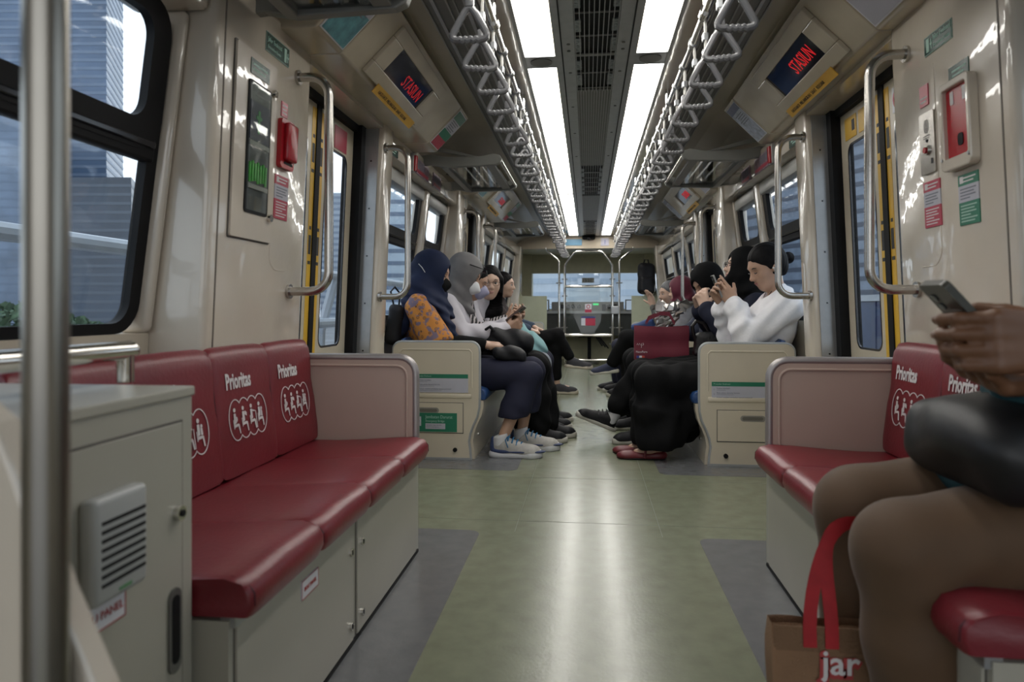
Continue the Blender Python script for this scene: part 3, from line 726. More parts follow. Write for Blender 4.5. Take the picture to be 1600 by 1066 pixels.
# ------------------------------------------------------------ blue benches
SX = [(.712, 0), (.716, .06), (.724, .11), (.716, .16), (.698, .21), (.672, .265), (.660, .32), (.657, .40), (.657, .655)]
def blue_bench(s, y0, y1, idx, detail):
    nm = SIDE[s]; wh = ['nearer', 'farther'][idx]
    bn = thing('blue_bench', 'blue-cushioned bench with cream skirt along the %s wall, the %s one' % (nm, wh), 'bench', (s*.9, (y0+y1)/2, 0), 'blue benches')
    sk = [(x-.026, z) for x, z in SX if z <= .33]+[(.632, .36), (1.18, .36), (1.18, 0)]
    MB().prism([(s*x, z) for x, z in sk], y0+.03, y1, 'y').build('skirt', CREAM2, bn, smooth=True, sharp=30)
    for z in (.12,): MB().disc((s*.695, y0+.22, z), .010, (1, 0, 0), .012, 12).build('skirt_lock', CHROME, bn, smooth=True)
    seat = [(.622, .362), (.612, .385), (.614, .405), (.626, .424), (.66, .436), (.74, .432), (.88, .425), (1.08, .42), (1.09, .362)]
    back = [(1.075, .425), (1.078, .55), (1.098, .68), (1.110, .725), (1.128, .742), (1.150, .735), (1.165, .70), (1.165, .425)]
    n = max(2, round((y1-y0-.03)/.365)); p = (y1-y0-.03)/n
    for k in range(n):
        a, b = y0+.03+k*p, y0+.03+(k+1)*p
        loft(seat, s, a, b, 'seat_cushion', BLUE, bn); loft(back, s, a, b, 'backrest', BLUE, bn, crown=.002)
    for (yy, e) in ((y0, 'near'), (y1, 'far')):
        if e == 'far' and idx == 0: continue
        P = SX+[(.657+.05*(1-math.cos(math.radians(a))), .665+.05*math.sin(math.radians(a))) for a in range(20, 91, 14)]+[(1.19-.05*(1-math.cos(math.radians(a))), .665+.05*math.sin(math.radians(a))) for a in range(90, 0, -18)]+[(1.19, .60), (1.19, 0)]
        ep = MB().prism([(s*x, z) for x, z in P], yy, yy+.032, 'y').build('end_panel', CREAM2, bn)
        MB().tube([(s*x, yy+.013, z) for x, z in P[:-1]], .0125, 10).build('grey_edge', mat('grey_edging', (.30, .31, .31), .35, noise=.05), ep, smooth=True)
        MB().box(s*.70, s*1.19, yy-.006, yy+.02, 0, .014).build('floor_trim', MATS['grey_edging'], ep)
        if not (detail and e == 'near'): continue
        zo = 0 if s < 0 else -.018; xo = 0
        # pressed bead at the top and ridge in the middle
        bead = [(.70, .44), (.70, .655), (.715, .672), (1.13, .672), (1.145, .655), (1.145, .44)]
        MB().tube([(s*x, yy+.001, z) for x, z in bead], .005, 8).build('pressed_bead', CREAM2, ep, smooth=True)
        MB().rbox(s*.93-.23, s*.93+.23, yy-.006, yy+.02, .375, .405, .006).build('ridge', CREAM2, ep, smooth=True)
        gx0, gx1 = (.755, 1.12)
        MB().box(s*(gx0-.004), s*(gx1+.004), yy-.0015, yy+.01, .160+zo, .349+zo).build('hatch_gap', GAP, ep)
        ha = MB().box(s*gx0, s*gx1, yy-.005, yy+.01, .165+zo, .345+zo).build('hatch', CREAM2, ep, bevel=.002)
        hx = (.902, 1.035) if s < 0 else (.885, 1.025)
        P2 = rrect(hx[0], hx[1], .283+zo, .318+zo, .017, 5)
        MB().prism([(s*x, z) for x, z in P2], yy-.0065, yy-.004, 'y').build('handle_rim', mat('handle_recess_grey', (.24, .225, .20), .5, noise=.1), ep)
        P2 = rrect(hx[0]+.01, hx[1]-.012, .290+zo, .310+zo, .010, 5)
        MB().prism([(s*x, z) for x, z in P2], yy-.0075, yy-.006, 'y').build('handle_recess', mat('handle_recess_dark', (.13, .12, .10), .6, noise=.1), ep)
        MB().disc((s*.802, yy-.006, .062), .013, (0, 1, 0), .014, 16).build('rubber_stop', BLACK, ep, smooth=True)
        # emergency instructions sticker
        st = thing('instruction_sticker', 'green headed instruction sticker on the %s bench end panel' % nm, 'sticker', (s*.89, yy, .41))
        zs = 0 if s < 0 else -.028
        MB().box(s*.722, s*1.055, yy-.0045, yy-.001, .410+zs, .497+zs).build('lilac_field', PALE, st)
        MB().box(s*.722, s*1.055, yy-.005, yy-.001, .497+zs, .522+zs).build('green_header', GREENS, st)
        lx = (-1.045) if s < 0 else .732
        text('lettering', 'Prosedur Evakuasi', .013, TXTG, (lx, yy-.0052, .506+zs), (1, 0, 0), (0, 0, 1), st)
        for j, tx in enumerate(('Dalam keadaan', 'Buka pintu darurat kereta', 'Keluar melalui jembatan sesuai petunjuk')):
            zz = .481+zs-j*.0265
            text('lettering', str(j+1), .014, TXTGR, (lx, yy-.0048, zz-.008), (1, 0, 0), (0, 0, 1), st)
            text('lettering', tx, .0125, TXTGR, (lx+.018, yy-.0048, zz), (1, 0, 0), (0, 0, 1), st)
            MB().box(lx+.018, lx+.07+.045*j, yy-.0052, yy-.0045, zz-.008, zz-.0055).build('print_line', mat('print_mid_grey', (.27, .27, .32), .5, noise=.1), st)
        if s < 0:
            js = thing('emergency_bridge_sign', 'green Jembatan Darurat sign on the left bench end panel hatch', 'sign', (s*.93, yy, .17))
            MB().box(-1.10, -.790, yy-.0075, yy-.005, .170, .285).build('plate', GREENS, js)
            text('lettering', 'Jembatan Darurat', .027, TXTG, (-.985, yy-.0078, .252), (1, 0, 0), (0, 0, 1), js, sx=.86)
            text('lettering', 'Emergency Bridge', .018, TXTG, (-.985, yy-.0078, .230), (1, 0, 0), (0, 0, 1), js, sx=.9)
            MB().box(-.985, -.862, yy-.009, yy-.0074, .187, .221).build('white_field', PALE, js)
            text('lettering', 'Gunakan saat darurat\nUse in emergency', .011, TXTGR, (-.980, yy-.0092, .208), (1, 0, 0), (0, 0, 1), js)
            MB().box(-1.065, -1.012, yy-.009, yy-.0074, .205, .262).build('pictogram_field', PALE, js)
            mm = MB(); mm.disc((-1.032, yy-.0095, .253), .005, (0, 1, 0), .002, 8)
            for (x0, z0, x1, z1) in ((-1.034, .247, -1.040, .228), (-1.04, .228, -1.052, .214), (-1.04, .228, -1.026, .211), (-1.035, .243, -1.022, .233), (-1.036, .243, -1.051, .236)):
                mm.tube([(x0, yy-.0095, z0), (x1, yy-.0095, z1)], .0028, 6)
            mm.build('running_figure', DGREEN, js)
for s in (-1, 1):
    blue_bench(s, 4.10, 5.95, 0, True); blue_bench(s, 7.0, 10.2, 1, False)

# ------------------------------------------------------------ near-left cabinet, bar, pole, wing panel
cb = thing('equipment_cabinet', 'grey-cream equipment cabinet with louvred speaker in the left foreground', 'cabinet', (-.95, .8, 0))
MB().box(-1.25, -.702, .34, 1.15, 0, .766).build('body', CABG, cb, bevel=.003)
MB().box(-1.25, -.698, .335, 1.153, .766, .783).build('top', CABG, cb, bevel=.003)
MB().box(-.7018, -.7005, .512, 1.118, .05, .728).build('door_gap', GAP, cb)
MB().box(-.7016, -.6985, .516, 1.114, .054, .724).build('door', CABG, cb, bevel=.001)
lou = MB(); lou.rbox(-.700, -.672, .868, .985, .503, .655, .010, 3); gr_ = lou.build('louvred_speaker', mat('grey_speaker_plastic', (.36, .37, .36), .4, noise=.04), cb, smooth=True)
for j in range(8):
    z = .530+j*.0125
    MB().box(-.6735, -.6705, .882, .975, z, z+.0045).build('louvre_slot', BLACK, gr_)
MB().box(-.6735, -.6712, .918, .945, .513, .518).build('maker_mark', mat('mark_green', (.10, .25, .12), .5, noise=.1), gr_)
MB().disc((-.695, 1.098, .571), .0125, (1, 0, 0), .014, 18).build('lock', CHROME, cb, smooth=True)
MB().disc((-.687, 1.098, .571), .006, (1, 0, 0), .003, 12).build('lock_core', BLACK, cb)
MB().prism(rrect(1.072, 1.106, .302, .446, .0165, 6), -.699, -.6945, 'x').build('pull_rim', DALU, cb)
MB().prism(rrect(1.079, 1.100, .318, .434, .0100, 6), -.6945, -.6935, 'x').build('pull_recess', BLACK, cb)
lb = thing('cabinet_label', 'white BCU PANEL label on the left foreground cabinet', 'label', (-.70, .92, .457))
MB().box(-.6985, -.697, .862, .966, .456, .500).build('plate', WHITES, lb)
mb = MB()
for (a, b, c, d) in ((.862, .966, .456, .458), (.862, .966, .498, .500), (.862, .864, .456, .5), (.964, .966, .456, .5)): mb.box(-.6972, -.6965, a, b, c, d)
mb.build('red_border', TXTR, lb)
text('lettering', 'BCU PANEL', .0165, TXTR, (-.6965, .874, .472), (0, 1, 0), (0, 0, 1), lb)
br = thing('cabinet_rail', 'polished steel hand bar on top of the left foreground cabinet', 'hand bar', (-.86, .8, .78))
MB().tube([(-.861, .36, .842), (-.861, 1.205, .842)], .0175, 16).build('bar', CHROME, br, smooth=True)
MB().ell((-.861, 1.205, .842), (.0178, .0178, .0178), 16, 10).build('bar_end', CHROME, br, smooth=True)
for y in (.45, 1.192): MB().tube([(-.861, y, .842), (-.861, y, .783)], .0155, 14).build('post', CHROME, br, smooth=True)
po = thing('grab_pole', 'vertical steel grab pole in the left foreground', 'pole', (-.448, .522, 0))
MB().tube([(-.448, .522, 0), (-.448, .522, 2.12)], .0172, 24).build('pole', mat('foreground_steel', (.27, .255, .225), .28, metal=1, noise=.05), po, smooth=True)
MB().disc((-.448, .522, .012), .035, (0, 0, 1), .024, 20).build('floor_flange', STEEL, po, smooth=True)
MB().disc((-.448, .522, 2.115), .035, (0, 0, 1), .02, 20).build('ceiling_flange', STEEL, po, smooth=True)
wp = thing('wing_panel', 'cream curved wing panel behind the foreground pole', 'wing panel', (-.8, .53, 0))
P = [(-1.22, 0), (-.385, 0), (-.385, .45), (-.398, .53), (-.421, .59), (-.46, .672), (-.50, .777), (-.5186, .82), (-.55, .845), (-.62, .86), (-1.22, .86)]
MB().prism(P, .545, .575, 'y').build('panel', CREAM, wp, bevel=.004)
# ------------------------------------------------------------ cab end
BE = 11.15
bk = struct('wall_end')
MB().box(-1.36, 1.36, BE, BE+.08, 1.905, 2.2).build('beam', mat('cab_beam_cream', (.62, .53, .40), .4, noise=.04), bk)
for s in (-1, 1):
    MB().box(s*1.08, s*1.36, BE, BE+.08, 0, 1.91).build('jamb', CREAM2, bk)
    MB().box(s*1.30, s*1.36, BE+.08, BE+1.7, 0, 2.2).build('cab_side', mat('cab_olive', (.56, .53, .38), .5, noise=.06), bk)
    MB().box(s*1.02, s*1.30, BE+1.35, BE+1.7, 0, 2.0).build('cab_post', MATS['cab_olive'], bk)
MB().box(-1.36, 1.36, BE+.08, BE+1.7, 1.92, 2.0).build('cab_ceiling', MATS['cab_olive'], bk)
MB().box(-1.36, 1.36, BE+1.45, BE+1.6, 1.58, 1.95).build('windscreen_head', MATS['cab_olive'], bk)
MB().box(-1.36, 1.36, BE+1.45, BE+1.6, 0, .92).build('cab_front', MATS['cab_olive'], bk)
wsn = struct('window_%d' % (wn+1)); MB().box(-1.1, 1.1, BE+1.50, BE+1.51, .90, 1.60).build('windscreen_pane', GLASS, wsn)
cn = thing('driver_console', 'driver desk with round gauges and screens under the windscreen', 'console', (0, BE+1.1, 0))
MB().box(-1.0, 1.0, BE+.95, BE+1.45, .84, .885).build('desk_top', mat('desk_pale', (.45, .47, .50), .35, noise=.04), cn)
MB().box(-1.0, 1.0, BE+1.0, BE+1.45, .45, .84).build('desk_front', mat('desk_dark', (.05, .055, .055), .5, noise=.1), cn)
MB().box(-.65, .65, BE+1.30, BE+1.42, .885, 1.05).build('instrument_panel', GREYP, cn)
for x in (-.45, -.35, -.26, -.15, .30, .39, .5): MB().disc((x, BE+1.295, .965), .042, (0, 1, 0), .012, 18).build('gauge', BLACKP, cn, smooth=True)
for x in (-.82, .80): 
    MB().box(x-.13, x+.13, BE+1.2, BE+1.26, .885, 1.09).build('screen_case', DALU, cn)
    MB().box(x-.11, x+.11, BE+1.195, BE+1.2, .905, 1.07).build('screen', mat('pale_screen_glow', (.45, .55, .68), .3, emit=.5), cn)
MB().box(.10, .20, BE+1.285, BE+1.295, .99, 1.02).build('green_indicator', mat('green_lamp_glow', (.05, .8, .25), .4, emit=.8), cn)
MB().box(.26, .32, BE+1.19, BE+1.23, .885, 1.0).build('control_lever', BLACK, cn)
ck = thing('clock_display', 'pale digital clock reading 15:21 over the driver desk', 'clock', (.0, BE+1.42, 1.42))
MB().box(-.10, .12, BE+1.40, BE+1.43, 1.40, 1.49).build('case', mat('clock_face', (.40, .41, .38), .4, noise=.03), ck)
text('lettering', '15:21', .085, TXTK, (-.09, BE+1.398, 1.415), (1, 0, 0), (0, 0, 1), ck, sx=.9)
# half-height partitions
for s in (-1, 1):
    pt = thing('cab_partition', 'pale green half-height partition %s of the cab gate' % SIDE[s], 'partition', (s*.85, BE-.1, 0))
    x0, x1 = (.655, 1.06) if s < 0 else (.70, 1.06)
    P = [(x0, 0), (x0, 1.13), (x1, 1.13), (x1+.05, 1.25), (1.10, 1.3), (1.10, 0)]
    MB().prism([(s*x, z) for x, z in P], BE-.12, BE-.06, 'y').build('panel', mat('partition_green_cream', (.40, .41, .29), .4, noise=.04), pt)
    # tall side poles
    tp = thing('partition_pole', 'bent steel pole %s of the cab gate' % SIDE[s], 'pole', (s*.48, BE-.1, 0))
    xs = -.455 if s < 0 else .505
    MB().tube([(xs, BE-.1, 0), (xs, BE-.1, 1.68), (xs+s*.03, BE-.1, 1.73), (xs+s*.20, BE-.1, 1.86), (xs+s*.22, BE-.1, 1.91)], .016, 12).build('pole', CHROME, tp, smooth=True)
    for z in (.62, 1.34):
        MB().tube([(xs-.05, BE-.1, z), (xs+.05, BE-.1, z)], .010, 8).build('clip', DALU, tp)
gt = thing('cab_gate', 'arched steel tube gate in front of the driver desk', 'gate', (.02, BE-.1, 0))
gx0, gx1 = -.365, .395
MB().tube([(gx0, BE-.1, .05), (gx0, BE-.1, 1.62), (gx0+.04, BE-.1, 1.70), (gx0+.15, BE-.1, 1.83), (gx0+.20, BE-.1, 1.85), (gx1-.20, BE-.1, 1.85), (gx1-.15, BE-.1, 1.83), (gx1-.04, BE-.1, 1.70), (gx1, BE-.1, 1.62), (gx1, BE-.1, .05)], .020, 12).build('frame', CHROME, gt, smooth=True)
for z, r in ((1.285, .022), (.50, .026), (.10, .018)): MB().tube([(gx0, BE-.1, z), (gx1, BE-.1, z)], r, 12).build('crossbar', CHROME, gt, smooth=True)
for x in (gx0, gx1):
    for z in (1.40, 1.13, .62, .36): MB().box(x-.045, x+.045, BE-.115, BE-.085, z-.01, z+.01).build('hinge', DALU, gt)
MB().box(gx0+.02, gx1-.02, BE-.09, BE-.086, .52, 1.27).build('glass_sheet', CLEAR, gt)
MB().rbox(gx1-.02, gx1+.10, BE-.15, BE-.10, .84, .97, .01).build('latch', ALU, gt)
gs = thing('gate_notice', 'red and white notice with a blue strip on the cab gate', 'notice', (.02, BE-.1, .7))
MB().box(-.10, .125, BE-.13, BE-.115, .655, .80).build('plate', REDS, gs); MB().box(-.10, -.035, BE-.133, BE-.129, .655, .80).build('white_field', WHITES, gs)
MB().box(-.10, .125, BE-.135, BE-.129, .775, .80).build('blue_strip', mat('strip_navy', (.03, .05, .2), .4, noise=.1), gs)
g2 = thing('gate_notice', 'round red prohibition notice on the cab gate glass', 'notice', (.0, BE-.1, .87))
MB().box(-.04, .065, BE-.105, BE-.095, .865, 1.0).build('plate', WHITES, g2); MB().box(-.04, .065, BE-.108, BE-.104, .865, .915).build('red_band', REDS, g2)
MB().ring(rrect(-.018, .043, .925, .99, .03), rrect(-.008, .033, .935, .98, .022), BE-.109, BE-.104, 'y').build('prohibition_ring', REDS, g2)
dc = thing('driver_chair', 'dark driver stool on a pedestal behind the cab gate', 'stool', (.05, BE+.5, 0))
MB().rbox(-.16, .22, BE+.35, BE+.7, .44, .50, .02).build('seat', BLACK, dc); MB().tube([(.03, BE+.5, 0), (.03, BE+.5, .44)], .03, 12).build('pedestal', BLACK, dc)
MB().disc((.03, BE+.5, .02), .16, (0, 0, 1), .03, 20).build('foot_plate', DALU, dc)
for k in range(3): MB().tube([(.15+.03*k, BE+.4, .44), (.25+.05*k, BE+.38, .30-.02*k)], .012, 8).build('lever', BLACK, dc)
# beam signs, camera
b1 = thing('beam_sign', 'blue strip sign on the beam above the cab', 'sign', (-.27, BE, 1.95))
MB().box(-.36, -.09, BE-.012, BE, 1.955, 2.055).build('plate', mat('sign_sky_blue', (.14, .33, .50), .4, noise=.05), b1)
MB().disc((-.40, BE-.01, 2.005), .045, (0, 1, 0), .01, 20).build('round_logo', mat('logo_blue', (.06, .2, .42), .4, noise=.1), b1)
b2 = thing('car_number_sign', 'white car number sign reading 1 above the cab', 'sign', (.27, BE, 1.94))
MB().box(.215, .345, BE-.012, BE, 1.945, 2.065).build('plate', mat('sign_lilac', (.50, .48, .58), .4, noise=.03), b2)
text('lettering', '1', .10, mat('digit_blue', (.06, .10, .35), .4, noise=.05), (.255, BE-.0125, 1.968), (1, 0, 0), (0, 0, 1), b2)
cc = thing('ceiling_camera', 'small black camera under the middle of the cab beam', 'camera', (.03, BE-.05, 2.05))
MB().rbox(-.085, .125, BE-.10, BE, 2.045, 2.11, .02).build('housing', BLACK, cc); MB().ell((.02, BE-.10, 2.06), (.03, .03, .03)).build('lens', BLACKP, cc, smooth=True)

# ------------------------------------------------------------ outside
gd = struct('ground'); MB().box(-900, 900, -400, 1200, -14.2, -14).build('city_ground', mat('city_grey', (.16, .17, .18), .8, noise=.3, nscale=.05), gd)
MB().box(-3.3, 3.3, -20, 120, -1.0, -.75).build('guideway_deck', mat('deck_concrete', (.28, .28, .29), .8, noise=.15), gd)
TUBE = mat('painted_tube', (.36, .40, .45), .35, noise=.06)
for s in (-1,):
    gr2 = thing('guideway_railing', 'grey tube railing along the %s side of the track outside' % SIDE[s], 'railing', (s*2.6, 0, -.75))
    X = s*2.62
    for z, r in ((1.27, .045), (.78, .05), (.30, .04)):
        MB().tube([(X, y, z) for y in range(-6, 61, 4)], r, 10).build('rail_tube', TUBE, gr2, smooth=True)
    for y in range(-3, 40, 3):
        MB().tube([(X+s*.02, y+.9, -.75), (X+s*.18, y+.9, .1), (X+s*.16, y+.9, .7), (X, y+.9, 1.25)], .05, 8).build('post', TUBE, gr2, smooth=True)
def facade(name, c1, c2, sy, sx_, w=.35):
    m = bpy.data.materials.new(name); m.use_nodes = True; t = m.node_tree; b = t.nodes['Principled BSDF']; MATS[name] = m
    co = t.nodes.new('ShaderNodeTexCoord'); mp = t.nodes.new('ShaderNodeMapping'); mp.inputs['Scale'].default_value = (sx_, sx_, sy)
    wv = t.nodes.new('ShaderNodeTexWave'); wv.bands_direction = 'Z'; wv.inputs['Scale'].default_value = 1; wv.inputs['Distortion'].default_value = 0
    n = t.nodes.new('ShaderNodeTexNoise'); n.inputs['Scale'].default_value = .35; n.inputs['Detail'].default_value = 3
    r = t.nodes.new('ShaderNodeValToRGB'); r.color_ramp.elements[0].position = w; r.color_ramp.elements[1].position = w+.15
    r.color_ramp.elements[0].color = (*c1, 1); r.color_ramp.elements[1].color = (*c2, 1)
    mx = t.nodes.new('ShaderNodeMix'); mx.data_type = 'RGBA'; mx.blend_type = 'MULTIPLY'; mx.inputs[0].default_value = .6
    t.links.new(co.outputs['Object'], mp.inputs[0]); t.links.new(mp.outputs[0], wv.inputs['Vector']); t.links.new(co.outputs['Object'], n.inputs['Vector'])
    t.links.new(wv.outputs[0], r.inputs[0]); t.links.new(r.outputs[0], mx.inputs[6]); t.links.new(n.outputs[0], mx.inputs[7]); t.links.new(mx.outputs[2], b.inputs['Base Color'])
    b.inputs['Roughness'].default_value = .3; return m
def tower(lb, foot, h, z0, body, band, pitch, bh, proud, stuff=True):
    c = Vector((sum(p[0] for p in foot)/len(foot), sum(p[1] for p in foot)/len(foot), z0))
    t = thing('office_tower', lb, 'building', c)
    MB().prism(foot, z0, h, 'z').build('body', body, t)
    f2 = [(c.x+(x-c.x)*(1+proud), c.y+(y-c.y)*(1+proud)) for x, y in foot]
    mb = MB(); k = 0; shared = None
    z = max(z0+2, -14)
    while z < h-bh:
        if stuff: mb.prism(f2, z, z+bh, 'z')
        else:
            if shared is None:
                o = MB().prism(f2, z, z+bh, 'z').build('floor_band', band, t); shared = (o.data, z)
            else:
                o = bpy.data.objects.new('floor_band', shared[0]); o.parent = t; o.location = (0, 0, z-shared[1]); COL.objects.link(o)
        z += pitch; k += 1
    if stuff: mb.build('floor_bands', band, t)['kind'] = 'stuff'
    return t
def dirp(u, k):
    t = (u-800)/1067; c, s = math.cos(YAW), math.sin(YAW); return (k*(c*t-s), k*(s*t+c))
G1 = mat('tower_glass_blue', (.080, .120, .190), .25, noise=.25, nscale=.02)
G2 = mat('tower_band_blue', (.130, .175, .25), .4, noise=.1, nscale=.05)
G3 = mat('tower_band_pale', (.36, .41, .48), .5, noise=.1, nscale=.05)
tower('tall blue-grey striped glass tower filling the left window', [dirp(-90, 600), dirp(166, 600), dirp(192, 680), dirp(-60, 760)], 420, -14, G1, G2, 7.2, 2.6, .004)
tower('dark stepped glass tower low in the left window', [dirp(60, 420), dirp(205, 420), dirp(226, 480), dirp(80, 520)], 82, -14, mat('tower_glass_dark', (.042, .058, .085), .3, noise=.3, nscale=.03), mat('tower_band_slate', (.075, .095, .125), .4, noise=.1), 5.5, 1.8, .004)
tower('slim tower with pale vertical sides behind the foreground pole', [dirp(-120, 480), dirp(48, 480), dirp(60, 520), dirp(-100, 560)], 150, -14, mat('tower_glass_grey', (.14, .19, .27), .3, noise=.25, nscale=.05), G2, 6.0, 1.5, .004)
tower('pale tower seen through the left door pane', [dirp(500, 700), dirp(534, 700), dirp(538, 740), dirp(505, 760)], 120, -14, G3, mat('tower_band_grey', (.22, .27, .34), .5, noise=.1), 6, 2.5, .006)  # floor bands in a darker blue-grey than the pale body
tower('grey tower seen through the left window past the door', [dirp(570, 500), dirp(640, 500), dirp(650, 560), dirp(590, 580)], 200, -14, mat('tower_glass_pale', (.42, .50, .58), .4, noise=.15, nscale=.05), G2, 9, 3, .004)
RB = tower('white and grey banded office block filling the right windows', [dirp(1030, 330), dirp(1420, 205), dirp(1560, 210), dirp(1200, 420)], 150, -14, facade('window_bays', (.22, .27, .35), (.46, .51, .58), 0, .9), mat('band_charcoal', (.055, .068, .095), .5, noise=.1), 4.4, 1.5, .004, stuff=False)
# mullions on the banded block
fence = thing('blue_hoarding', 'dark blue hoarding beside the track outside the right door', 'hoarding', (3.0, 6.0, -.75))
for k in range(12): MB().rbox(3.6, 3.68, .5+k*1.22, 1.68+k*1.22, -.75, 1.02, .01).build('panel', mat('hoarding_blue', (.022, .05, .13), .5, noise=.1), fence)
MB().box(3.58, 3.70, .4, 15.2, 1.02, 1.10).build('top_rail', TUBE, fence)
# street trees low in the left window
LEAF = mat('leaf_green', (.035, .07, .035), .8, noise=.5, nscale=1.5)
rng = random.Random(3)
for k, (u, d, z) in enumerate(((-20, 54, 1.0), (40, 68, 1.4), (85, 82, .2), (122, 97, -.6), (152, 112, -1.6))):
    x, y = dirp(u, d); tr = thing('street_tree', 'dark green street tree low in the left window, %s from the left' % ORD[k], 'tree', (x, y, -14), 'street trees')
    MB().tube([(x, y, -14), (x+.2, y, -8), (x, y, z-3)], [.5, .4, .25], 8).build('trunk', mat('bark', (.06, .045, .03), .9, noise=.3), tr)
    mb = MB()
    for j in range(420):
        a = rng.uniform(0, 6.28); b = math.acos(rng.uniform(-1, 1)); r = 3.9*rng.uniform(.6, 1)**.5
        c = Vector((x+r*math.sin(b)*math.cos(a)*1.2, y+r*math.sin(b)*math.sin(a), z-2.6+r*math.cos(b)*.75)); q = rng.uniform(.35, .7)
        e1 = Vector((rng.uniform(-1, 1), rng.uniform(-1, 1), rng.uniform(-1, 1))).normalized()*q; e2 = e1.cross(Vector((rng.uniform(-1, 1), rng.uniform(-1, 1), .3))).normalized()*q
        mb.add([c-e1, c-e2*.6, c+e1, c+e2*.6], [(0, 1, 2, 3)])
    o = mb.build('foliage', LEAF, tr); o['kind'] = 'stuff'
# low city blocks ahead of the train
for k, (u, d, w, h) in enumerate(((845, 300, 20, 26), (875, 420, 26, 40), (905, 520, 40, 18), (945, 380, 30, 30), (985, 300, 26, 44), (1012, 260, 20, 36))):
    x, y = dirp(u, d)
    tower('hazy city block ahead through the windscreen, %s from the left' % ORD[k], [(x-w/2, y), (x+w/2, y), (x+w/2, y+30), (x-w/2, y+30)], h, -14, mat('haze_block', (.58, .64, .70), .7, noise=.2, nscale=.05), mat('haze_band', (.42, .49, .57), .7, noise=.1), 6, 2.4, .01)
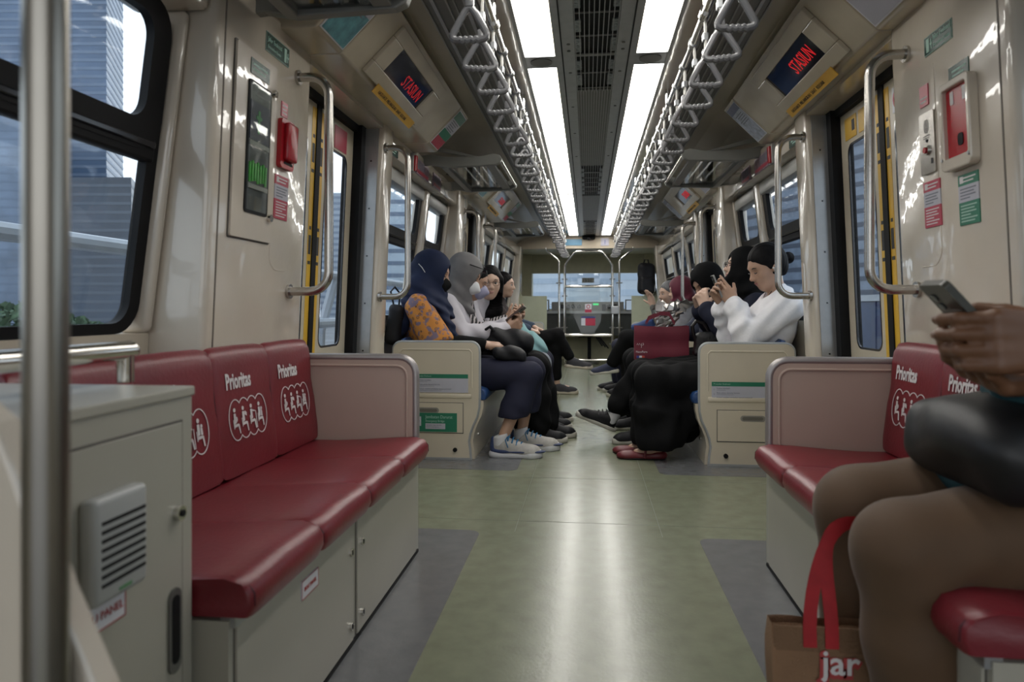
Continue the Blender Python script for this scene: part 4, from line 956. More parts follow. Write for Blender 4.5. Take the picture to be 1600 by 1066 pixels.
# ------------------------------------------------------------ smooth implicit modelling for people and cloth
def smin(a, b, k):
    h = np.clip(.5+.5*(b-a)/k, 0, 1); return b*(1-h)+a*h-k*h*(1-h)
def sdf_mesh(prims, h, disp=None):
    lo = np.array([9., 9, 9]); hi = -lo; boxes = []
    for p in prims:
        if p[0] == 'c':
            a, b = np.array(p[1], float), np.array(p[2], float); r = max(p[3], p[4]); l, u = np.minimum(a, b)-r, np.maximum(a, b)+r
        elif p[0] in ('e', '-e', 'b'):
            c = np.array(p[1], float); R = np.eye(3) if p[3] is None else np.array(p[3], float); ex = np.abs(R) @ np.array(p[2], float); l, u = c-ex, c+ex
        else: l = u = None
        boxes.append((l, u))
        if p[0] in ('c', 'e', 'b'): lo = np.minimum(lo, l); hi = np.maximum(hi, u)
    lo -= 4*h; hi += 4*h; n = np.ceil((hi-lo)/h).astype(int)+1
    ax = [(lo[i]+h*np.arange(n[i])).astype(np.float32) for i in range(3)]
    F = np.full(n, .5, np.float32)
    for p, (l, u) in zip(prims, boxes):
        k = p[-1] if p[0] != 'cut' else 0
        if l is None: sl = [slice(None)]*3
        else:
            i0 = np.clip(((l-lo)/h-(k*1.0+.02)/h-1).astype(int), 0, n-1); i1 = np.clip(((u-lo)/h+(k*1.0+.02)/h+2).astype(int), 1, n)
            sl = [slice(i0[i], i1[i]) for i in range(3)]
        X = ax[0][sl[0]][:, None, None]; Y = ax[1][sl[1]][None, :, None]; Z = ax[2][sl[2]][None, None, :]
        S = F[tuple(sl)]
        if p[0] == 'c':
            a, b = np.array(p[1], float), np.array(p[2], float); d = b-a; L = max(float(d @ d), 1e-9)
            t = np.clip(((X-a[0])*d[0]+(Y-a[1])*d[1]+(Z-a[2])*d[2])/L, 0, 1)
            D = np.sqrt((X-a[0]-t*d[0])**2+(Y-a[1]-t*d[1])**2+(Z-a[2]-t*d[2])**2)-(p[3]+(p[4]-p[3])*t)
            F[tuple(sl)] = smin(S, D, k)
        elif p[0] in ('e', '-e', 'b'):
            R = np.eye(3) if p[3] is None else np.array(p[3], float); c = p[1]; r = p[2]
            q = [R[0, i]*(X-c[0])+R[1, i]*(Y-c[1])+R[2, i]*(Z-c[2]) for i in range(3)]
            if p[0] == 'b':
                e = p[4]; D = np.sqrt(sum(np.maximum(np.abs(q[i])-(r[i]-e), 0)**2 for i in range(3)))-e
            else:
                k0 = np.sqrt(sum((q[i]/r[i])**2 for i in range(3))); k1 = np.sqrt(sum((q[i]/r[i]**2)**2 for i in range(3)))+1e-6
                D = k0*(k0-1)/k1
            F[tuple(sl)] = smin(S, D, k) if p[0] != '-e' else -smin(-S, D, k)
        else:
            P0, N = p[1], p[2]; F[:] = np.maximum(F, (X-P0[0])*N[0]+(Y-P0[1])*N[1]+(Z-P0[2])*N[2])
    if disp is not None: F += disp(ax[0][:, None, None], ax[1][None, :, None], ax[2][None, None, :]).astype(np.float32)
    I = F < 0
    c = np.zeros(np.array(F.shape)-1, np.uint8)
    for i in (0, 1):
        for j in (0, 1):
            for k in (0, 1): c += I[i:n[0]-1+i, j:n[1]-1+j, k:n[2]-1+k]
    m = (c > 0) & (c < 8); idx = np.full(m.shape, -1, np.int32); w = np.argwhere(m); idx[m] = np.arange(len(w))
    acc = np.zeros((len(w), 3)); cnt = np.zeros(len(w)); cor = [np.array(q) for q in np.ndindex(2, 2, 2)]
    val = [F[w[:, 0]+q[0], w[:, 1]+q[1], w[:, 2]+q[2]] for q in cor]
    for i in range(8):
        for j in range(i+1, 8):
            if abs(cor[i]-cor[j]).sum() != 1: continue
            s_ = (val[i] < 0) != (val[j] < 0); t = np.where(s_, val[i]/np.where(s_, val[i]-val[j], 1), 0)
            acc += np.where(s_[:, None], cor[i]+t[:, None]*(cor[j]-cor[i]), 0); cnt += s_
    V = lo+h*(w+acc/cnt[:, None]); Q = []
    for a in range(3):
        b_, c_ = (a+1) % 3, (a+2) % 3
        s0 = [slice(None)]*3; s1 = [slice(None)]*3; s0[a] = slice(0, -1); s1[a] = slice(1, None)
        E = I[tuple(s0)] != I[tuple(s1)]; e = np.argwhere(E)
        e = e[(e[:, b_] > 0) & (e[:, c_] > 0) & (e[:, b_] < n[b_]-1) & (e[:, c_] < n[c_]-1)]
        if not len(e): continue
        db = np.zeros(3, int); db[b_] = 1; dc = np.zeros(3, int); dc[c_] = 1
        g = [idx[tuple((e-o).T)] for o in (db+dc, dc, 0*db, db)]
        q = np.stack(g, 1); ins = I[tuple(e.T)]
        q = np.where(ins[:, None], q, q[:, ::-1]); Q.append(q)
    return V, np.concatenate(Q)
def np_mesh(name, V, Q):
    me = bpy.data.meshes.new(name); me.vertices.add(len(V)); me.vertices.foreach_set('co', np.ascontiguousarray(V, np.float32).ravel())
    me.loops.add(len(Q)*4); me.loops.foreach_set('vertex_index', np.ascontiguousarray(Q, np.int32).ravel())
    me.polygons.add(len(Q)); me.polygons.foreach_set('loop_start', np.arange(0, len(Q)*4, 4, dtype=np.int32))
    me.polygons.foreach_set('use_smooth', np.ones(len(Q), bool)); me.update(calc_edges=True); me.validate(); return me
def rot(yaw=0, pitch=0, roll=0):
    y, p, r = (math.radians(q) for q in (yaw, pitch, roll))
    return np.array(Matrix.Rotation(y, 3, 'Z') @ Matrix.Rotation(p, 3, 'Y') @ Matrix.Rotation(r, 3, 'X'))
def folds(amp, f1=(38, 9, 22), f2=(13, 31, 17)):
    return lambda X, Y, Z: amp*(np.sin(X*f1[0]+Y*f1[1]+Z*f1[2]+2*np.sin(Z*14+X*6))+.7*np.sin(X*f2[0]-Y*f2[1]+Z*f2[2]+1.5*np.sin(X*11+Y*8)))
def tr(prims, c, R, S=1.0):
    c = np.array(c, float); out = []
    for p in prims:
        if p[0] == 'c': out.append(('c', c+R @ np.array(p[1])*S, c+R @ np.array(p[2])*S, p[3]*S, p[4]*S, p[5]*S))
        elif p[0] in ('e', '-e'): out.append((p[0], c+R @ np.array(p[1])*S, np.array(p[2])*S, R if p[3] is None else R @ p[3], p[4]*S))
        elif p[0] == 'b': out.append((p[0], c+R @ np.array(p[1])*S, np.array(p[2])*S, R if p[3] is None else R @ p[3], p[4]*S, p[5]*S))
        else: out.append(('cut', c+R @ np.array(p[1])*S, R @ np.array(p[2])))
    return out
HEAD = [('e', (-.014, 0, .036), (.098, .077, .088), None, .02), ('e', (.030, 0, -.028), (.063, .060, .085), None, .04), ('c', (.058, 0, -.094), (.050, 0, -.085), .024, .03, .03),
        ('e', (.066, 0, .026), (.026, .050, .018), None, .02), ('e', (.055, .036, -.028), (.028, .024, .026), None, .025), ('e', (.055, -.036, -.028), (.028, .024, .026), None, .025),
        ('-e', (.098, .032, .004), (.018, .017, .013), None, .012), ('-e', (.098, -.032, .004), (.018, .017, .013), None, .012),
        ('c', (.084, 0, .006), (.106, 0, -.030), .0085, .0125, .012), ('e', (.095, .012, -.034), (.010, .008, .007), None, .008), ('e', (.095, -.012, -.034), (.010, .008, .007), None, .008),
        ('e', (.083, 0, -.059), (.013, .023, .0065), None, .008), ('e', (.080, 0, -.070), (.014, .020, .0065), None, .008),
        ('e', (-.008, .077, -.008), (.020, .009, .031), rot(-20), .008), ('e', (-.008, -.077, -.008), (.020, .009, .031), rot(20), .008)]
def unit(v): v = np.array(v, float); return v/np.linalg.norm(v)
def hand(w, d, n, side=1, curl=(35, 40, 45, 50), thumb=(.65, .65, .25), S=1.0, spread=.1, fat=1.0):
    # w wrist, d finger direction, n palm normal; side=+1: thumb towards n x d
    w = np.array(w, float); d = unit(d); n = np.array(n, float); n = unit(n-d*(n @ d)); s = np.cross(n, d)*side; P = []
    k = .010*S
    for i, (o, ln) in enumerate(((.031, .92), (.0105, 1.0), (-.0105, .95), (-.030, .76))):
        kn = w+(d*.088+s*o-n*.002)*S; P.append(('c', w+s*o*.55*S, kn, .0175*S, .0125*S, k))
        a = 0.; p = kn; dd = unit(d+s*o*spread*20*.2)
        for j, L in enumerate((.044, .027, .022)):
            a += math.radians(curl[i])*(1.0, 1.1, .7)[j]; v = dd*math.cos(a)+n*math.sin(a); q = p+v*L*ln*S
            P.append(('c', p, q, (.0100, .0090, .0080)[j]*S*fat, (.0090, .0080, .0070)[j]*S*fat, .004*S)); p = q
    b = w+(d*.028+s*.026+n*.004)*S; v = unit(d*thumb[0]+s*thumb[1]+n*thumb[2]); m = b+v*.042*S
    P.append(('c', w+(d*.012+s*.012)*S, b, .016*S, .0135*S, k)); P.append(('c', b, m, .013*S, .0105*S, .006*S))
    v2 = unit(v*.8+d*.35+n*.25); P.append(('c', m, m+v2*.034*S, .0102*S, .0082*S, .004*S))
    return P
DEF = dict(pel=(0, 0, .52), chest=(-.09, 0, .80), neck=(-.10, 0, 1.00), hc=(-.05, 0, 1.15), hd=(0, 0, 0),
           shL=(-.10, .165, .945), shR=(-.10, -.165, .945), elL=(.03, .24, .72), elR=(.03, -.24, .72), wrL=(.26, .10, .68), wrR=(.26, -.10, .68),
           hipL=(.02, .09, .50), hipR=(.02, -.09, .50), knL=(.60, .10, .50), knR=(.60, -.10, .50), anL=(.56, .10, .10), anR=(.56, -.10, .10))
class Person:
    def __init__(s, label, O, facing, skin, h=.0075, hands=None, head_S=1.10, hand_S=1.12, pit=None, **kw):
        s.J = {k: np.array(v, float) for k, v in {**DEF, **kw}.items()}; J = s.J
        s.O = np.array((O[0], O[1], 0.)); s.f = facing; s.hS = head_S; s.h = h
        s.R = np.array(((facing, 0, 0), (0, facing, 0), (0, 0, 1.)))
        s.HR = rot(*J['hd']); s.skin = skin
        P = s.torso(-.008)+s.arm('L', -.004)+s.arm('R', -.004)+s.leg('L', -.008)+s.leg('R', -.008)
        P += [('c', J['neck'], J['hc']+s.HR @ np.array((-.015, 0, -.055))*head_S, .052, .050, .03)]
        P += tr(HEAD, J['hc'], s.HR, head_S)
        s.hands = hands or {}
        for sd in 'LR':
            q = s.hands.get(sd) or dict(d=(1, 0, -.15), n=(0, 0, -1))
            P += hand(J['wr'+sd], q['d'], q['n'], q.get('side', -1 if sd == 'R' else 1), q.get('curl', (30, 35, 38, 42)), q.get('thumb', (.65, .65, .25)), hand_S, fat=q.get('fat', 1.0))
        for sd in 'LR':
            fr_ = rot(0, (pit or {}).get(sd, 0)); P += [('c', J['an'+sd]+fr_ @ np.array((-.012, 0, -.035)), J['an'+sd]+fr_ @ np.array((.12, 0, -.052)), .030, .024, .02)]
        s.body = s.part('person', P, h, skin, None); tag(s.body, label, 'person')
    def toe(s, sd):
        q = s.J.get('toe'+sd); return unit(q) if q is not None else np.array((1., 0, 0))
    def part(s, name, prims, h, m, parent='body', disp=None):
        V, Q = sdf_mesh(prims, h, disp)
        me = np_mesh(name, V @ s.R.T, Q)
        o = link(name, me, m, s.body if parent == 'body' else parent)
        if parent is None: o.location = s.O
        return o
    def world(s, p): return tuple(s.O+s.R @ np.array(p, float))
    def hp(s, p): return s.J['hc']+s.HR @ np.array(p, float)*s.hS
    def torso(s, g, wide=1.):
        J = s.J; sp = unit(J['neck']-J['pel']); fx = unit(np.cross((0, 1, 0), sp)); R = np.stack((fx, (0, 1, 0), sp), 1)
        return [('e', J['pel']+np.array((.0, 0, .0)), np.array((.13, .180*wide, .115))+g, None, .05), ('c', J['pel'], J['chest'], .120+g, .118+g, .06),
                ('e', J['chest'], np.array((.112, .158*wide, .17))+g, R, .06), ('c', J['shL']*.9+J['shR']*.1, J['shR']*.9+J['shL']*.1, .058+g, .058+g, .06), ('c', J['chest'], J['neck'], .10+g, .058+g, .05)]
    def arm(s, sd, g, f=1., g2=None):
        J = s.J; a, b, c = J['sh'+sd], J['el'+sd], J['wr'+sd]; g2 = g if g2 is None else g2
        P = [('c', a, b, .056+g, .045+g, .03)]
        if f > 0: P.append(('c', b, b+(c-b)*f, .043+g, .031+g2, .03))
        return P
    def leg(s, sd, g, f=1., g2=None):
        J = s.J; a, b, c = J['hip'+sd], J['kn'+sd], J['an'+sd]; g2 = g if g2 is None else g2
        return [('c', a, b, .098+g, .066+g, .04), ('c', b, b+(c-b)*f, .062+g, .062+g2+(-.022)*f, .03), ('c', b+(c-b)*.25+np.array((-.02, 0, 0)), b+(c-b)*.45, .05+g, .045+g2, .03)]
    # ---- face details
    def face(s, eyes='down', brow=True, lips=(.30, .11, .10), covered=False):
        b = s.body; dark = mat('lash_dark', (.012, .009, .008), .4, noise=.1)
        for sd in (1, -1):
            if eyes == 'open':
                e = MB(); e.ell((0, 0, 0), (.0105, .0125, .0085), 12, 8); s.place(e, 'eye', mat('eye_white', (.55, .52, .50), .2, noise=.03), (.0815, sd*.032, .002))
                e = MB(); e.ell((0, 0, 0), (.005, .006, .0065), 10, 6); s.place(e, 'iris', dark, (.0895, sd*.032, .002))
                e = MB(); e.tube([(.0, -.014, 0), (.004, 0, .004), (0, .014, 0)], .0022, 6); s.place(e, 'eyelid', dark, (.087, sd*.032, .0075))
            else:
                e = MB(); e.tube([(0, -.014, .001), (.004, 0, -.003), (0, .014, .001)], .0027, 6); s.place(e, 'lash_line', dark, (.0865, sd*.032, -.001))
            if brow:
                e = MB(); e.tube([(.004, -sd*.014, -.002), (.003, 0, .003), (-.008, sd*.017, -.001)], [.0030, .0032, .0018], 6); s.place(e, 'eyebrow', dark, (.0875, sd*.032, .026))
        if not covered:
            e = MB(); e.ell((0, 0, 0), (.0075, .020, .0050), 12, 6); s.place(e, 'lips', mat('lip_%d' % int(lips[0]*100), lips, .35, noise=.05), (.0905, 0, -.061))
            e = MB(); e.ell((0, 0, 0), (.0070, .017, .0050), 12, 6); s.place(e, 'lips', MATS['lip_%d' % int(lips[0]*100)], (.0875, 0, -.070))
    def place(s, mb, name, m, at, R=None, parent=None, sm=True):
        # head-space mesh -> body child
        mb.v = [tuple(s.R @ (s.J['hc']+s.HR @ (np.array(at)+np.array(v))*s.hS)) for v in mb.v]
        mb.v = [tuple(np.array(v)+s.O) for v in mb.v]
        return mb.build(name, m, parent or s.body, smooth=sm)
    def add(s, mb, name, m, parent=None, sm=True):
        mb.v = [tuple(s.O+s.R @ np.array(v)) for v in mb.v]; return mb.build(name, m, parent or s.body, smooth=sm)
    def hijab(s, m, drape=(), open_=(.120, 0, -.012), r=(.070, .056, .083), tie=True, h=None, back=.0, fold=.0036, name='hijab'):
        J = s.J; g = .018
        P = tr([('e', (-.016, 0, .038), (.098+g, .077+g, .088+g), None, .02), ('e', (.015, 0, -.030), (.075+g, .066+g, .095+g), None, .05), ('c', (-.03, 0, -.05), (-.02, 0, -.12), .085, .085, .05), ('c', (.04, 0, -.10), (.02, 0, -.14), .05, .06, .04)], J['hc'], s.HR, s.hS)
        P += list(drape)
        P += tr([('-e', open_, r, None, .012)], J['hc'], s.HR, s.hS)
        return s.part(name, P, h or s.h, m, disp=lambda X, Y, Z: folds(fold*1.7, (34, 22, 74), (58, 26, 40))(X, Y, Z)*np.clip((J['hc'][2]-.01-Z)/.10, .12, 1))
    def hair(s, m, bun=None, extra=(), h=None, low=-.02, fringe=.058):
        P = tr([('e', (-.020, 0, .040), (.106, .085, .096), None, .02), ('e', (-.045, 0, -.010), (.075, .080, .085), None, .04)]+list(extra), s.J['hc'], s.HR, s.hS)
        P += tr([('-e', (.128, 0, -.035), (.092, .082, .112), None, .02), ('-e', (.06, 0, -.13), (.15, .12, .085), None, .02), ('-e', (.046, .092, -.050), (.042, .036, .060), None, .014), ('-e', (.046, -.092, -.050), (.042, .036, .060), None, .014)], s.J['hc'], s.HR, s.hS)
        if bun: P += tr([('e', bun, (.032, .034, .034), None, .008)], s.J['hc'], s.HR, s.hS)
        return s.part('hair', P, h or s.h*.8, m, disp=lambda X, Y, Z: .0012*np.sin(Y*260+X*60+Z*40))
    def shoe(s, sd, style, up, so, lace=None, pitch=0., toe=None, at=None, S=1.08):
        J = s.J; t = toe if toe is not None else (1, 0, 0); yaw = math.degrees(math.atan2(t[1], t[0])); R = rot(yaw, pitch)
        an = J['an'+sd]; o = np.array(at, float) if at is not None else an-R @ np.array((0.012, 0, an[2] if pitch == 0 else .085))
        if style == 'flat':
            P = [('e', (.0, 0, .022), (.045, .034, .030), None, .02), ('e', (.09, 0, .018), (.10, .034, .026), None, .02), ('e', (.165, 0, .018), (.055, .040, .024), None, .02), ('-e', (.055, 0, .062), (.085, .027, .046), None, .006), ('cut', (0, 0, .006), (0, 0, -1))]
            u = s.part('shoe', tr(P, o, R, S), .0045, up)
            mb = MB(); mb.tube([(.075, -.036, .012), (.07, -.03, .045), (.065, 0, .066), (.07, .03, .045), (.075, .036, .012)], .0065, 8)
            mb.v = [tuple(o+R @ np.array(v)*S) for v in mb.v]; s.add(mb, 'strap', up, u)
            Q = [('e', (.01, 0, .008), (.05, .034, .014), None, .02), ('e', (.13, 0, .008), (.09, .040, .014), None, .02), ('cut', (0, 0, .0), (0, 0, -1)), ('cut', (0, 0, .010), (0, 0, 1))]
            s.part('sole', tr(Q, o, R, S), .005, so, u); return u
        P = [('e', (.005, 0, .050), (.045, .035, .052), None, .02), ('c', (.02, 0, .072), (.16, 0, .036), .038, .032, .03), ('c', (.165, -.012, .028), (.188, .012, .028), .034, .034, .03), ('e', (.09, 0, .025), (.12, .037, .03), None, .02), ('-e', (-.004, 0, .118), (.034, .024, .030), None, .008), ('cut', (0, 0, .020), (0, 0, -1))]
        u = s.part('shoe', tr(P, o, R, S), .005, up)
        th = .036 if style == 'runner' else .026
        Q = [('e', (-.005, 0, .018), (.055, .041, .034), None, .02), ('e', (.09, 0, .016), (.12, .040, .030), None, .02), ('c', (.165, -.012, .018), (.194, .010, .018), .038, .036, .02), ('cut', (0, 0, .0), (0, 0, -1)), ('cut', (0, 0, th), (-.05, 0, 1))]
        s.part('sole', tr(Q, o, R, S), .005, so, u)
        if lace:
            for k in range(5):
                x = .050+k*.022; z = .114-k*.0115
                mb = MB(); mb.tube([(x-.004, -.030, z-.022), (x, -.014, z-.002), (x+.004, 0, z+.003), (x, .014, z-.002), (x-.004, .030, z-.022)], .0042, 6)
                mb.v = [tuple(o+R @ np.array(v)*S) for v in mb.v]; s.add(mb, 'lace', lace, u)
            mb = MB(); mb.tube([(.045, -.015, .112), (.035, -.045, .10), (.05, -.050, .06)], .003, 6); mb.tube([(.045, .015, .112), (.03, .04, .118), (.05, .02, .112)], .003, 6)
            mb.v = [tuple(o+R @ np.array(v)*S) for v in mb.v]; s.add(mb, 'lace_bow', lace, u)
        return u
# ------------------------------------------------------------ people
SK1 = mat('skin_tan', (.42, .255, .175), .45, noise=.06, nscale=20)
SK2 = mat('skin_light', (.54, .36, .27), .45, noise=.05, nscale=20)
SK3 = mat('skin_brown', (.145, .066, .033), .45, noise=.08, nscale=20)
HAIR = mat('black_hair', (.006, .0055, .006), .6, noise=.3, nscale=60, spec=.12)
GHAIR = mat('grey_hair', (.10, .10, .105), .5, noise=.4, nscale=60)
NAVY = mat('navy_cloth', (.010, .016, .045), .75, noise=.12, nscale=12, spec=.25)
NAVYT = mat('navy_trouser_cloth', (.013, .014, .030), .8, noise=.12, nscale=12, spec=.25)
BLK = mat('black_cloth', (.0045, .0045, .005), .85, noise=.2, nscale=15, spec=.15)
BLKJ = mat('charcoal_navy_cloth', (.012, .014, .027), .85, noise=.15, nscale=15, spec=.2)
WHT = mat('white_shirt_cloth', (.52, .50, .54), .75, noise=.04, nscale=15)
BLOUSE = mat('white_blouse_gauze', (.74, .73, .75), .8, noise=.04, nscale=25, bump=.15, bscale=90)
GREYC = mat('grey_hijab_cloth', (.16, .155, .155), .85, noise=.1, nscale=15)
LAV = mat('lavender_cloth', (.26, .25, .36), .85, noise=.08, nscale=15)
MAROON = mat('maroon_hijab_cloth', (.10, .006, .024), .7, noise=.1, nscale=12, sheen=.1)
GREYK = mat('grey_knit', (.16, .16, .175), .9, noise=.12, nscale=30)
BROWNT = mat('dark_brown_cloth', (.022, .012, .012), .8, noise=.15)
DENIM = mat('denim_blue', (.035, .055, .095), .85, noise=.2, nscale=40)
BROWNP = mat('brown_trouser_cloth', (.080, .042, .018), .75, noise=.07, nscale=14, sheen=.1)
TEALC = mat('teal_shirt_cloth', (.006, .045, .055), .75, noise=.12, nscale=12)
PHONE = mat('phone_black', (.012, .012, .014), .15, noise=.1)
def batik():
    m = bpy.data.materials.new('orange_batik_print'); m.use_nodes = True; t = m.node_tree; b = t.nodes['Principled BSDF']; MATS['orange_batik_print'] = m
    co = t.nodes.new('ShaderNodeTexCoord'); vo = t.nodes.new('ShaderNodeTexVoronoi'); vo.inputs['Scale'].default_value = 27; n = t.nodes.new('ShaderNodeTexNoise'); n.inputs['Scale'].default_value = 26; n.inputs['Detail'].default_value = 5
    r1 = t.nodes.new('ShaderNodeValToRGB'); e = r1.color_ramp; e.elements[0].position = .0; e.elements[0].color = (.05, .03, .03, 1); e.elements[1].position = .16; e.elements[1].color = (.42, .17, .03, 1)
    q = e.elements.new(.24); q.color = (.06, .035, .03, 1); q = e.elements.new(.32); q.color = (.50, .20, .035, 1)
    r2 = t.nodes.new('ShaderNodeValToRGB'); r2.color_ramp.elements[0].position = .52; r2.color_ramp.elements[1].position = .58; r2.color_ramp.elements[0].color = (0, 0, 0, 1); r2.color_ramp.elements[1].color = (1, 1, 1, 1)
    mx = t.nodes.new('ShaderNodeMix'); mx.data_type = 'RGBA'; mx.inputs[7].default_value = (.16, .12, .17, 1)
    t.links.new(co.outputs['Object'], vo.inputs['Vector']); t.links.new(co.outputs['Object'], n.inputs['Vector']); t.links.new(vo.outputs['Distance'], r1.inputs[0]); t.links.new(n.outputs[0], r2.inputs[0])
    t.links.new(r1.outputs[0], mx.inputs[6]); t.links.new(r2.outputs[0], mx.inputs[0]); t.links.new(mx.outputs[2], b.inputs['Base Color']); b.inputs['Roughness'].default_value = .8
    return m
BATIK = batik()
def stripes_mat():
    m = bpy.data.materials.new('black_white_stripe_cloth'); m.use_nodes = True; t = m.node_tree; b = t.nodes['Principled BSDF']; MATS['black_white_stripe_cloth'] = m
    co = t.nodes.new('ShaderNodeTexCoord'); w = t.nodes.new('ShaderNodeTexWave'); w.inputs['Scale'].default_value = 14; w.inputs['Distortion'].default_value = 2.5
    r = t.nodes.new('ShaderNodeValToRGB'); r.color_ramp.elements[0].position = .62; r.color_ramp.elements[1].position = .7; r.color_ramp.elements[0].color = (.012, .011, .013, 1); r.color_ramp.elements[1].color = (.42, .38, .38, 1)
    t.links.new(co.outputs['Object'], w.inputs['Vector']); t.links.new(w.outputs[0], r.inputs[0]); t.links.new(r.outputs[0], b.inputs['Base Color']); b.inputs['Roughness'].default_value = .8
    return m
STRIPE = stripes_mat()
def phone_thing(lb, c, long_, up, size=(.075, .155, .009), case=None):
    # slab: long_ = long axis, up = screen normal
    a = Vector(long_).normalized(); n = Vector(up); n = (n-a*n.dot(a)).normalized(); w = a.cross(n); c = Vector(c)
    g = thing('phone', lb, 'phone', c)
    def slab(W2, L2, t0, t1):
        P = rrect(-W2/2, W2/2, -L2/2, L2/2, .009, 4); k = len(P)
        V = [c+w*x+a*y+n*t for t in (t0, t1) for x, y in P]
        mb = MB(); mb.add(V, [tuple(range(k)), tuple(range(2*k-1, k-1, -1))]+[(i, (i+1) % k, k+(i+1) % k, k+i) for i in range(k)]); return mb
    slab(size[0], size[1], -size[2]/2, size[2]/2).build('case', case or PHONE, g)
    slab(size[0]-.006, size[1]-.008, size[2]/2, size[2]/2+.0006).build('screen', mat('phone_screen_black', (.02, .022, .028), .06, noise=.2), g)
    mb = MB()
    q = c-n*(size[2]/2+.001)+a*(size[1]/2-.03)+w*(size[0]/2-.02); mb.disc(q, .008, n, .003, 12); mb.disc(q-a*.02, .008, n, .003, 12); mb.build('camera_lens', BLACKP, g)
    return g
def soft(name, lb, cat, prims, h, m, disp=None):
    V, Q = sdf_mesh(prims, h, disp); c = (V.min(0)+V.max(0))/2; c[2] = V[:, 2].min()
    o = link(name, np_mesh(name, V-c, Q), m); o.location = c; return tag(o, lb, cat)
HF = .0085

# --- L1: navy hijab, batik sleeve
p = Person('seated person in navy hijab and orange batik top, black mask, at the left bench end', (-.97, 4.41), 1, SK1, hd=(0, 14, 0), hc=(-.045, 0, 1.155), chest=(-.09, 0, .80), neck=(-.10, 0, .99),
           shR=(-.09, -.175, .93), shL=(-.09, .175, .93), elR=(.02, -.185, .72), wrR=(.31, -.05, .69), elL=(.02, .24, .70), wrL=(.30, .05, .68),
           knR=(.60, -.10, .50), knL=(.60, .11, .51), anR=(.44, -.20, .10), anL=(.54, .04, .10), hands={'R': dict(d=(.9, .35, -.1), n=(0, .3, -1)), 'L': dict(d=(.9, -.4, .0), n=(0, -.2, -1))})
p.face('down', covered=True)
J = p.J
t_ = p.part('top', p.torso(.016)+p.arm('R', .030, .0)+p.arm('L', .030, .0)+[('c', J['shR'], J['elR']+np.array((.015, -.01, .0)), .070, .100, .04), ('cut', J['elR']+np.array((0, 0, -.03)), (.32, -.1, -.94))], .008, BATIK, disp=folds(.003))
p.part('undersleeve', p.arm('R', .012, .92)+p.arm('L', .012, .92), .008, BLK)
p.part('trousers', [('e', J['pel'], (.15, .20, .12), None, .05)]+p.leg('R', .022, .62, .042)+p.leg('L', .022, .62, .042)+[('cut', (0, 0, .245), (0, 0, -1))], .008, NAVYT, disp=folds(.0025))
sh_ = np.array
p.hijab(NAVY, [('c', (-.10, 0, 1.02), (-.06, -.14, .955), .10, .075, .06), ('c', (-.10, 0, 1.02), (-.08, .14, .955), .10, .075, .06), ('c', (-.13, -.09, 1.05), (-.215, -.16, .78), .075, .030, .06), ('c', (-.20, -.14, .86), (-.265, -.17, .70), .05, .012, .04),
               ('c', (-.03, -.05, .97), (.10, -.15, .80), .06, .030, .05), ('c', (.10, -.15, .80), (.165, -.10, .68), .032, .014, .03), ('c', (-.03, 0, 1.0), (.05, 0, .88), .07, .05, .05), ('c', (-.115, 0, 1.10), (-.155, -.02, 1.17), .06, .05, .04)], h=.007)
p.part('mask', tr([('e', (.072, 0, -.055), (.046, .060, .050), None, .01), ('c', (.09, 0, -.035), (.115, 0, -.045), .018, .012, .03)], J['hc'], p.HR, p.hS), .006, BLK)
mb = MB(); mb.tube([(-.07, -.100, .035), (-.045, -.104, .02), (-.02, -.100, -.005)], .0022, 6); p.place(mb, 'mask_strap', mat('strap_white', (.6, .6, .62), .6, noise=.05), (0, 0, 0))
RUN = mat('runner_mesh_grey', (.38, .365, .34), .8, noise=.12, nscale=40); RSOLE = mat('runner_sole_white', (.55, .55, .57), .6, noise=.06); RLACE = mat('blue_lace', (.02, .13, .27), .7, noise=.1)
SOCK = mat('white_sock', (.55, .55, .56), .85, noise=.05)
for sd in 'RL':
    u = p.shoe(sd, 'runner', RUN, RSOLE, RLACE, S=1.16)
    a = J['an'+sd]; p.part('sock', [('c', a+sh_((-.005, 0, -.015)), a+sh_((-.005, 0, .045)), .048, .046, .01), ('cut', a+sh_((0, 0, .042)), (-.3, 0, 1))], .006, SOCK)
    a = a-sh_((.012, 0, a[2]))
    P = [('e', (.005, 0, .038), (.056, .043, .018), None, .02), ('e', (.12, 0, .034), (.13, .045, .010), None, .02), ('c', (-.03, 0, .06), (-.035, 0, .10), .025, .012, .01)]
    p.part('heel_trim', tr(P, a, np.eye(3), 1.16), .006, mat('runner_navy', (.02, .035, .10), .6, noise=.1), u)
# --- L2: grey hijab, white shirt, white mask
p = Person('seated person in grey hijab, white mask and white shirt, second on the left bench', (-.97, 4.80), 1, SK1, hd=(0, 26, 0), hc=(.10, 0, 1.165), chest=(-.02, 0, .80), neck=(.02, 0, 1.00), h=HF,
           shR=(.0, -.17, .945), shL=(.0, .17, .945), elR=(.12, -.22, .745), wrR=(.40, -.06, .775), elL=(.14, .22, .74), wrL=(.40, .03, .80),
           knR=(.60, -.10, .51), knL=(.60, .11, .51), anR=(.60, -.09, .10), anL=(.66, .11, .10), hands={'R': dict(d=(.8, .35, .35), n=(-.3, .8, .3)), 'L': dict(d=(.7, -.2, .6), n=(-.4, -.7, .5))})
p.face('down', covered=True); J = p.J
p.part('shirt', p.torso(.022)+p.arm('R', .020, .93, .030)+p.arm('L', .020, .93, .030)+[('cut', (0, 0, .48), (0, 0, -1))], .008, WHT, disp=folds(.004))
